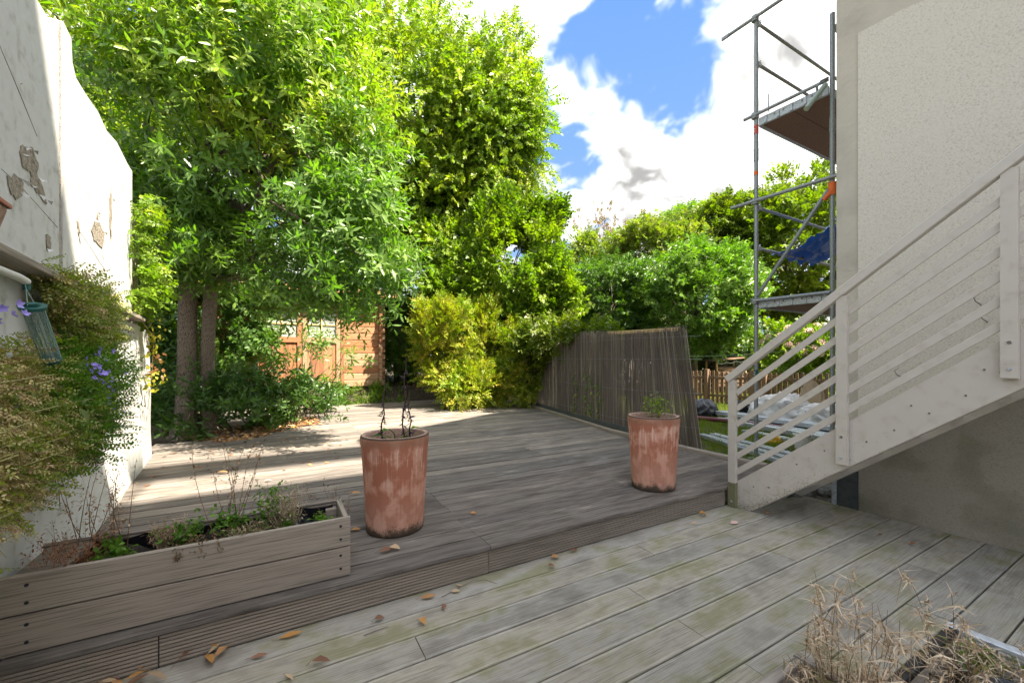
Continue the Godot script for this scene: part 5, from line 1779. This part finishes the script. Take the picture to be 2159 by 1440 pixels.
	crown("leaves", tips, 2, far, M.leaf, 0.5, [Color(0.25, 0.15, 0.04), Color(0.34, 0.2, 0.05), Color(0.2, 0.16, 0.05)], 0.2, bt)
	# hedge, hydrangea and what closes the view
	lumps = []
	for k in 90:
		var q := rng.randf()
		lumps.append([V(lerpf(13.8, 17.2, q) + rf(-0.4, 0.4), lerpf(13.8, 6.0, q), rf(0.2, 2.0)), 0.45, rdir()])
	simple_tree("hedge", V(14.6, 9.8, -0.06), V(14.6, 9.8, 1.0), 0.05, "dark mixed hedge running behind the picket fence", "hedge", lumps, 36, hazel, M.leaf_glossy, 1.1, darkc, 0.2, 0.4)
	lumps = clumps(V(12.9, 6.15, 1.2), Vector3(0.8, 1.05, 1.2), 70, 0.28, 0.35)
	var hy := simple_tree("hydrangea", V(12.9, 6.2, -0.06), V(12.9, 6.15, 0.8), 0.03, "hydrangea bush with faded cream and pink flower heads behind the picket fence", "shrub", lumps, 26, hazel, M.leaf, 0.95, hazc, 0.3, 0.3)
	var fb := MB.new()
	for k in 14:
		var a := k * 2.4
		var rr := sqrt((k + 0.5) / 14.0)
		var y := 0.03 * (1.0 - rr * rr) * 1.6
		for j in 4:
			var c := Vector3(cos(a) * rr, y * 14.0, sin(a) * rr)
			fb.leaf(c, Vector3(cos(a + j * TAU / 4), 0.3, sin(a + j * TAU / 4)).normalized(), (c + Vector3.UP * 0.5).normalized(), 0.5, 0.42, 0.2, 0.1, 0.6)
	var fm := fb.mesh()
	for k in 26:
		var d := (Vector3(-0.75, 0.5, 0.35) + rdir() * 0.85).normalized()
		var p := V(12.9, 6.15, 1.25) + d * Vector3(0.9, 1.1, 1.25)
		if p.y < 0.35: continue
		var o := MeshInstance3D.new()
		o.name = "flower_head"
		o.mesh = fm
		o.material_override = [M.petal_cream, M.petal_pink][rng.randi_range(0, 1)]
		var x := d.cross(Vector3.RIGHT).normalized()
		o.transform = Transform3D(Basis(x, d, x.cross(d)).scaled(Vector3.ONE * rf(0.07, 0.10)), p - (bases[hy] as Vector3))
		hy.add_child(o, true)
	lumps = []
	for k in 330:
		var q := rng.randf()
		lumps.append([V(lerpf(-16.0, 40.0, q), lerpf(31.0, 1.0, q * q) + rf(-1.5, 1.5), pow(rng.randf(), 0.8) * (4.6 + 1.5 * sin(q * 23.0))), 1.2, rdir()])
	var bd := thing("far_woodland", V(10, 24, 0.2), "far dark belt of trees closing the view", "woodland", "", "stuff")
	crown("foliage", lumps, 40, far, M.leaf, 1.5, darkc, 0.2, bd, 0.3)
	lumps = []
	for k in 90:
		var q := rng.randf()
		lumps.append([V(lerpf(-3.5, -1.3, q), lerpf(6.6, 11.4, q) + rf(-0.4, 0.4), pow(rng.randf(), 0.8) * 3.4), 0.45, rdir()])
	simple_tree("ivy_thicket", V(-2.2, 8.6, 0), V(-2.2, 8.6, 2.0), 0.06, "dark ivy thicket between the bay trunks and the white wall's end", "shrub", lumps, 34, hazel, M.leaf, 0.85, darkc, 0.0, 0.5)

	# climbers on the white wall
	lumps = []
	for k in 46:
		lumps.append([WP(rf(4.7, 5.25), rf(1.75, 2.75), rf(0.0, 0.1)), 0.11, Vector3.RIGHT])
	var iv := thing("ivy", WP(4.95, 1.6, 0.05), "green ivy hanging over the upper end of the white wall", "ivy")
	crown("leaves", lumps, 5, hazel, M.leaf, 0.45, hazc, 0.0, iv, 0.6)
	var yv := MB.new()
	yv.tint = Color(0.3, 0.24, 0.1)
	for p in [[WP(5.0, 1.9, 0.06), WP(5.25, 1.5, 0.12), WP(5.3, 1.1, 0.1), WP(5.35, 0.75, 0.06)], [WP(4.6, 1.62, 0.08), WP(5.1, 1.45, 0.14), WP(5.5, 1.2, 0.12)]]:
		yv.tube(p, [0.004, 0.003, 0.003, 0.002], 4)
	for q in [[5.15, 1.56, 26, 0.10], [5.2, 1.42, 14, 0.07], [5.05, 1.32, 8, 0.07], [5.1, 1.1, 10, 0.08], [5.27, 1.03, 26, 0.09]]:
		for k in q[2]:
			yv.tint = Color(0.32, 0.33, 0.035).lerp(Color(0.42, 0.36, 0.05), rng.randf())
			yv.leaf(WP(q[0], q[1], 0.12) + rdir() * q[3], (rdir() + Vector3.DOWN * 0.4).normalized(), (Vector3.RIGHT + rdir() * 0.6).normalized(), rf(0.03, 0.055), rf(0.03, 0.045), 0.2, 0.2)
	for k in 22:
		yv.tint = Color(0.30, 0.14, 0.06) * rf(0.7, 1.3)
		yv.leaf(WP(5.45, 1.25 + rf(-0.16, 0.12), 0.12) + rdir() * 0.06, (rdir() + Vector3.DOWN * 0.6).normalized(), rdir(), rf(0.03, 0.06), rf(0.02, 0.035), 0.6, 0.4)
	obj("yellow_vine", yv, M.leaf, null, "yellow-leaved vine trailing down the far end of the white wall", "vine")
	var gr := [Color(0.20, 0.30, 0.045), Color(0.33, 0.39, 0.08), Color(0.48, 0.45, 0.12)]
	var brn := [Color(0.40, 0.27, 0.14), Color(0.54, 0.40, 0.21), Color(0.52, 0.46, 0.17), Color(0.36, 0.38, 0.1)]
	var h1 := thing("hanging_plant", WP(2.3, 0.7, 0.12), "big yellow-brown trailing plant hanging low on the white wall at the left edge", "hanging plant")
	lumps = []
	while lumps.size() < 300:
		var q := rf(0.9, 3.0)
		var y := rf(0.73, 1.32)
		if y < 0.77 + 0.10 * smoothstep(2.0, 2.9, q) + 0.03 * sin(q * 19.0): continue
		if y > 1.30 - 0.05 * smoothstep(1.7, 2.4, q) + 0.04 * sin(q * 9.0): continue
		if q > 2.55 and y < 0.9: continue
		lumps.append([WP(q, y, 0.03 + 0.13 * sin(PI * clampf((y - 0.66) / 0.7, 0, 1)) * rf(0.3, 1.0)), 0.07, (Vector3(0.8, -0.5, 0) + rdir() * 0.6).normalized()])
	crown("dry_foliage", lumps.slice(0, 210), 17, tiny, M.dry, 0.62, brn, 0.1, h1, 0.9)
	crown("foliage", lumps.slice(190, 300), 12, tiny, M.leaf, 0.8, gr, 0.3, h1, 0.4)
	var lb := MB.new()
	for k in 40:
		var p := WP(rf(1.0, 2.7), rf(0.8, 1.2), 0.2)
		lb.tint = Color(0.36, 0.33, 0.13) * rf(0.7, 1.2)
		lb.tube([p, p + Vector3(0.03, 0.01, -0.09), p + Vector3(0.02, rf(-0.06, 0.0), -rf(0.12, 0.2))], [0.0018, 0.0015, 0.001], 4)
	obj("pale_stems", lb, M.dry, h1, "", "", "", "stuff")
	lb = MB.new()
	lb.tint = Color(0.24, 0.32, 0.12)
	lb.leaf(WP(1.98, 1.085, 0.26), Vector3(0.1, -0.62, -0.75).normalized(), Vector3(0.9, 0.3, 0.2).normalized(), 0.20, 0.05, 0.25, 0.3)
	obj("long_leaf", lb, M.leaf, h1)
	var h3 := thing("bellflower", WP(2.85, 1.0, 0.08), "green bellflower cushion with purple flowers on the white wall below the feeder", "plant")
	lumps = []
	for k in 60:
		var q := rf(2.2, 2.95)
		lumps.append([WP(q, rf(0.92, 1.30) - 0.14 * smoothstep(2.55, 2.2, q), rf(0.05, 0.2)), 0.06, (Vector3(0.9, 0.1, 0) + rdir() * 0.5).normalized()])
	crown("foliage", lumps, 14, tiny, M.leaf, 0.95, [Color(0.09, 0.22, 0.03), Color(0.15, 0.31, 0.04), Color(0.22, 0.34, 0.05)], 0.3, h3, 0.4)
	lumps = []
	for k in 70:
		lumps.append([WP(rf(2.45, 2.98), rf(0.82, 1.02), rf(0.03, 0.14)), 0.05, (Vector3(0.8, -0.4, 0) + rdir() * 0.5).normalized()])
	crown("dry_foliage", lumps, 10, tiny, M.dry, 0.75, [Color(0.20, 0.13, 0.06), Color(0.13, 0.08, 0.05), Color(0.10, 0.07, 0.08)], 0.0, h3, 0.8)
	var pb := MB.new()
	for k in 5:
		var a := TAU * k / 5.0
		pb.leaf(Vector3.ZERO, Vector3(cos(a), 0.55, sin(a)).normalized(), Vector3.UP, 1.0, 0.6, -0.1, 0.2, 0.5)
	var flowers := []
	var ft := []
	for q in [[2.32, 1.20, 11], [2.45, 1.17, 12], [2.53, 1.12, 13], [2.59, 1.04, 8], [2.48, 1.27, 7], [2.28, 1.24, 4], [2.9, 1.18, 4], [2.95, 0.98, 5], [1.46, 1.36, 6]]:
		for k in q[2]:
			var d := (Vector3(0.9, 0.3, 0.3) + rdir() * 0.7).normalized()
			var x := d.cross(rdir()).normalized()
			var s := rf(0.010, 0.016)
			flowers.append(Transform3D(Basis(x * s, d * s, x.cross(d) * s), WP(q[0], q[1], 0.24) + rdir() * 0.03))
			ft.append(Color(0.30, 0.24, 0.70).lerp(Color(0.45, 0.36, 0.8), rng.randf()))
	scatter("flowers", pb.mesh(), M.petal, flowers, ft, h3)
	var h2 := thing("hanging_plant", WP(3.2, 1.3, 0.08), "smaller green tuft hanging from the wall ledge above the bellflowers", "hanging plant")
	lumps = []
	while lumps.size() < 110:
		var q := rf(2.45, 3.45)
		var y := rf(1.30, 1.61)
		if y < 1.53 - 0.24 * smoothstep(2.45, 2.8, q) + 0.12 * smoothstep(3.1, 3.45, q): continue
		lumps.append([WP(q, y, rf(0.02, 0.10)), 0.055, (Vector3(0.8, -0.4, 0) + rdir() * 0.5).normalized()])
	crown("foliage", lumps, 12, tiny, M.leaf, 0.95, gr, 0.1, h2, 0.8)
	crown("dry_foliage", lumps.slice(0, 60), 9, tiny, M.dry, 0.9, brn, 0.0, h2, 1.2)

func build_lawn() -> void:
	var b := MB.new()
	var r := RandomNumberGenerator.new()
	r.seed = 77
	for k in 9:
		var a := r.randf_range(0, TAU)
		var p := Vector3(r.randf_range(-0.05, 0.05), 0, r.randf_range(-0.05, 0.05))
		var o := Vector3(cos(a), 0, sin(a)) * r.randf_range(0.02, 0.07)
		var h := r.randf_range(0.05, 0.11)
		b.ribbon([p, p + Vector3.UP * h * 0.6 + o * 0.4, p + Vector3.UP * h + o], 0.006, Vector3(cos(a + 1.5), 0, sin(a + 1.5)))
	var list := []
	var tints := []
	for k in 22000:
		var a := rf(4.4, 16.0)
		var q := rf(1.75, 13.0)
		if a < kerb_a(q) + 0.2 or (a > 4.2 and a < 5.0 and q < 2.1): continue
		var bare := sin(a * 2.1 + 0.4) * sin(q * 2.7) + 0.4 * sin(a * 5.0 + q * 3.0)
		if bare > 0.75 and a < 9.0: continue
		var s := rf(0.6, 1.3)
		list.append(Transform3D(Basis(Vector3.UP, rf(0, TAU)).scaled(Vector3(s, s * rf(0.6, 1.2), s)), V(a, q, ground_y(a, q))))
		tints.append(Color(0.12, 0.22, 0.03).lerp(Color(0.30, 0.32, 0.07), rng.randf()) if rng.randf() > 0.12 else Color(0.28, 0.22, 0.1))
	var o := scatter("lawn_grass", b.mesh(), M.leaf, list, tints)
	tag(o, "patchy green lawn grass between the reed fence and picket fence", "grass", "", "stuff")

func fallen(at: Vector3, yaw: float, L: float, W: float, bend: float, fold: float, c: Color, label: String, group := "") -> void:
	var b := MB.new()
	b.tint = c
	var d := Vector3(cos(yaw), 0.12, sin(yaw)).normalized()
	b.leaf(at + Vector3.UP * (0.004 + maxf(bend, 0.0) * L), d, (Vector3.UP + Vector3(sin(yaw), 0, cos(yaw)) * 0.25).normalized(), L, W, bend, fold, 0.45)
	b.tint = c * 0.7
	b.tube([at + Vector3.UP * (0.005 + maxf(bend, 0.0) * L), at - d * L * 0.25 + Vector3.UP * 0.006], [0.0012, 0.0008], 4)
	obj("fallen_leaf", b, M.dry, null, label, "leaf", group)

func build_leaves() -> void:
	var tan_ := Color(0.42, 0.22, 0.09)
	var org := Color(0.50, 0.25, 0.07)
	var brn := Color(0.20, 0.10, 0.055)
	var pale := Color(0.50, 0.36, 0.22)
	var named := [
		[0.643, 2.098, 0.3, 0.085, 0.032, 0.1, tan_, "large tan fallen leaf with stalk below the front pot on the lower deck"],
		[0.733, 1.985, 1.9, 0.05, 0.026, 0.3, brn, "folded reddish-brown leaf standing in the lower deck's board gap"],
		[0.808, 2.079, 0.5, 0.05, 0.028, 0.1, pale, "pale tan leaf right of the large tan leaf on the lower deck"],
		[0.856, 2.128, 0.9, 0.04, 0.02, 0.1, pale, "small pale leaf close to the ribbed step riser"],
		[0.399, 2.028, 0.2, 0.05, 0.03, 0.35, brn, "curled brown leaf left of the deck board's end joint"],
		[0.584, 1.922, 1.2, 0.05, 0.042, 0.45, org, "crumpled orange-yellow leaf by the deck board joint"],
		[0.003, 2.11, 0.15, 0.10, 0.03, 0.06, org, "long flat orange leaf under the planter on the lower deck"],
		[0.12, 1.863, 0.4, 0.075, 0.03, 0.4, brn, "curled brown leaf near the picture's bottom edge"],
		[0.027, 1.859, 1.1, 0.06, 0.02, 0.15, pale, "narrow pale leaf pointing up at the bottom edge"],
		[-0.10, 2.03, 0.25, 0.07, 0.022, 0.1, Color(0.28, 0.14, 0.08), "reddish leaf left of the long flat orange leaf"],
		[1.403, 2.039, 0.6, 0.05, 0.03, 0.4, brn, "dark leaf with green stalk below the mossy riser"],
		[1.48, 2.115, 0.3, 0.06, 0.035, 0.3, tan_, "light brown leaf against the mossy part of the riser"],
		[1.641, 2.125, 0.2, 0.06, 0.025, 0.3, brn, "brown leaf leaning on the riser right of the mossy part"],
		[2.92, 2.115, 0.7, 0.06, 0.05, 0.5, org, "curled orange-brown leaf on the lower deck near the stair post"],
		[2.977, 1.89, 0.3, 0.075, 0.045, 0.08, Color(0.62, 0.42, 0.36), "flat pale pink leaf in front of the stair foot"],
		[2.697, 2.029, 0.5, 0.07, 0.025, 0.3, pale, "pale shrivelled leaf between the riser and stair foot"],
		[3.684, 1.076, 0.4, 0.05, 0.03, 0.35, Color(0.34, 0.13, 0.05), "russet leaf on the deck before the mossy house wall"],
		[3.686, 1.245, 0.2, 0.045, 0.02, 0.2, brn, "dark little leaf beyond the russet leaf by the house wall"],
		[3.40, 1.86, 0.2, 0.05, 0.04, 0.4, tan_, "tan leaf in the shade underneath the stringer"],
	]
	for q in named:
		fallen(V(q[0], q[1], 0.0), q[2], q[3], q[4], q[5] * 0.6, 0.15 + q[5], q[6], q[7])
	var upper := [
		[0.49, 2.364, 0.2, 0.08, 0.04, 0.2, brn, "brown curled leaf on the deck step in front of the front pot"],
		[0.55, 2.378, 0.7, 0.07, 0.05, 0.3, pale, "lobed pale tan leaf in front of the front pot"],
		[1.169, 2.647, 0.6, 0.05, 0.035, 0.15, org, "single yellow-orange leaf on the upper deck right of the front pot"],
		[0.497, 3.49, 0.3, 0.09, 0.035, 0.2, tan_, "tan leaf on the upper deck left of the front pot"],
		[0.40, 2.75, 0.3, 0.06, 0.035, 0.2, tan_, "tan leaf between the planter corner and front pot"],
		[-0.497, 4.756, 0.5, 0.11, 0.035, 0.2, tan_, "long tan leaf on the sunlit deck near the white wall"],
		[-0.1, 4.238, 0.2, 0.06, 0.03, 0.2, pale, "pale leaf on the sunlit band of the upper deck"],
	]
	for q in upper:
		fallen(V(q[0], q[1], 0.167), q[2], q[3], q[4], q[5] * 0.6, 0.15 + q[5], q[6], q[7])
	# loose heap at the picture's lower left edge
	for k in 14:
		var c: Color = [tan_, brn, pale, org][k % 4]
		fallen(V(rf(-0.62, -0.18), rf(2.06, 2.15), 0.005 + 0.01 * rng.randf()), rf(0, TAU), rf(0.06, 0.11), rf(0.02, 0.035), rf(0.0, 0.2), rf(0.1, 0.6), c * rf(0.7, 1.1), "dry brown bay leaf in the heap below the planter's left part", "dry leaves heaped below the planter")
	# crumbs, litter and the brown leaf bed under the trees
	var lm := MB.new()
	lm.leaf(Vector3.ZERO, Vector3(1, 0.05, 0).normalized(), Vector3.UP, 1.0, 0.42, 0.25, 0.35)
	var list := []
	var tints := []
	var put := func(a: float, q: float, y: float, s: float, c: Color) -> void:
		var bs := Basis(Vector3.UP, rf(0, TAU)) * Basis(Vector3.RIGHT, rf(-0.5, 0.5))
		list.append(Transform3D(bs.scaled(Vector3.ONE * s), V(a, q, y)))
		tints.append(c)
	for k in 1500:
		var a := rf(-1.35, 0.6)
		var q := 7.0 + 0.45 * sin(a * 3.0) + absf(rng.randfn(0.0, 0.55))
		if q > 8.6: continue
		put.call(a, q, 0.172 + 0.05 * rng.randf() * smoothstep(6.9, 7.6, q), rf(0.05, 0.10), [tan_, brn, org, pale][rng.randi_range(0, 3)] * rf(0.6, 1.2))
	for k in 70:
		put.call(rf(-1.2, 0.8), rf(4.5, 7.2), 0.172, rf(0.04, 0.08), [tan_, brn][k % 2] * rf(0.7, 1.1))
	for k in 1600:
		var a := rf(1.4, 4.4)
		var q := rf(10.2, 12.6)
		put.call(a, q, ground_y(a, q) + 0.02 + 0.03 * rng.randf(), rf(0.05, 0.10), [tan_, brn, org, brn][rng.randi_range(0, 3)] * rf(0.5, 1.0))
	for k in 240:
		put.call(rf(3.2, 5.0), rf(7.6, 8.9), 0.175, rf(0.03, 0.06), [tan_, org, brn, Color(0.4, 0.35, 0.08)][k % 4] * rf(0.6, 1.1))
	var o := scatter("leaf_litter", lm.mesh(), M.dry, list, tints)
	tag(o, "brown leaf litter spread under the trees and shrubs", "leaf litter", "", "stuff")
	list = []
	tints = []
	for k in 1000:
		var q := rf(0.6, 2.08)
		var a := rf(-0.3, 4.1)
		if rng.randf() < 0.55: q = 2.1 - absf(rng.randfn(0, 0.05))
		put.call(a, q, 0.002, rf(0.004, 0.016), Color(0.09, 0.065, 0.045) if rng.randf() < 0.72 else Color(0.6, 0.55, 0.45))
	for k in 420:
		var a := rf(0.6, 4.1)
		put.call(a, rf(2.2, 5.5), 0.168, rf(0.004, 0.012), Color(0.66, 0.62, 0.54) if rng.randf() < 0.65 else Color(0.07, 0.05, 0.04))
	for k in 90:
		put.call(rf(2.2, 2.6), 2.35 + rf(-0.1, 0.25), 0.168, rf(0.005, 0.014), Color(0.68, 0.64, 0.58))
	o = scatter("crumbs", lm.mesh(), M.dry, list, tints)
	tag(o, "dark soil crumbs and pale specks strewn over both decks", "debris", "", "stuff")
	# moss and soil round the front pot and along the riser
	list = []
	tints = []
	for k in 900:
		var t := rf(0, TAU)
		var r := 0.17 + absf(rng.randfn(0.0, 0.03))
		put.call(0.662 + cos(t) * r, 2.68 + sin(t) * r, 0.1665, rf(0.006, 0.016), Color(0.045, 0.035, 0.025).lerp(Color(0.07, 0.08, 0.03), rng.randf()))
	for k in 700:
		var a := rf(0.7, 1.75) if k < 500 else rf(-0.2, 3.3)
		put.call(a, 2.128 + rf(-0.004, 0.012), rf(0.0, 0.1) * rng.randf(), rf(0.008, 0.02), Color(0.05, 0.055, 0.02).lerp(Color(0.04, 0.03, 0.02), rng.randf()))
	o = scatter("moss", lm.mesh(), M.dry, list, tints)
	tag(o, "dark moss round the front pot's foot and along the step riser", "moss", "", "stuff")
	var tw := MB.new()
	tw.tint = Color(0.16, 0.11, 0.08)
	tw.tube([V(0.75, 2.06, 0.004), V(0.95, 2.11, 0.012), V(1.02, 2.09, 0.008), V(1.06, 2.03, 0.004)], [0.0018, 0.0018, 0.0014, 0.001], 5)
	obj("twig", tw, M.tinted, null, "thin curved twig on the lower deck near the tan leaves", "twig")
	tw = MB.new()
	tw.tint = Color(0.14, 0.10, 0.08)
	tw.tube([V(0.34, 1.945, 0.005), V(0.40, 1.95, 0.006), V(0.45, 1.955, 0.005)], [0.0022, 0.002, 0.0012], 5)
	obj("twig", tw, M.tinted, null, "short straight dark twig below the curled brown leaf", "twig")

func _ready() -> void:
	rng.seed = 20240917
	# camera: level, 1.25 m above the lower deck, lens shifted a little upwards
	var cam := Camera3D.new()
	cam.name = "camera"
	cam.position = Vector3(0, 1.25, 0)
	cam.rotation_degrees = Vector3(0, -29.7, 0)
	cam.projection = Camera3D.PROJECTION_FRUSTUM
	cam.near = 0.05
	cam.far = 400.0
	cam.size = 0.05 * 1440.0 / 870.0
	cam.frustum_offset = Vector2(0, 0.05 * 37.0 / 870.0)
	add_child(cam)
	cam.current = true
	var sky := Sky.new()
	var pano := PanoramaSkyMaterial.new()
	pano.panorama = ImageTexture.create_from_image(sky_image())
	sky.sky_material = pano
	var env := Environment.new()
	env.background_mode = Environment.BG_SKY
	env.sky = sky
	env.background_energy_multiplier = 0.95
	env.tonemap_mode = Environment.TONE_MAPPER_LINEAR
	env.tonemap_exposure = 11.4
	env.sdfgi_enabled = true
	env.ssao_enabled = true
	env.ssil_enabled = true
	var we := WorldEnvironment.new()
	we.name = "environment"
	we.environment = env
	add_child(we)
	var sun := DirectionalLight3D.new()
	sun.name = "sun"
	sun.light_energy = 0.6
	sun.light_color = Color(1.0, 0.955, 0.88)
	sun.light_angular_distance = 0.5
	sun.shadow_enabled = true
	sun.basis = Basis.looking_at(Vector3(-0.41, -1.0, -0.556), Vector3.UP)
	add_child(sun)
	materials()
	mat("petal_cream", lin(0.55, 0.46, 0.28), 0.8)
	mat("petal_pink", lin(0.52, 0.33, 0.25), 0.8)
	build_ground()
	build_decks()
	build_house()
	build_left_wall()
	build_shed()
	build_reed_fence()
	build_picket_fence()
	build_trees()
	build_lawn()
	build_stairs()
	build_scaffold()
	build_shelter()
	build_garden_things()
	build_wall_things()
	build_planter_left()
	build_planters_right()
	build_pots()
	build_plants_near()
	build_leaves()
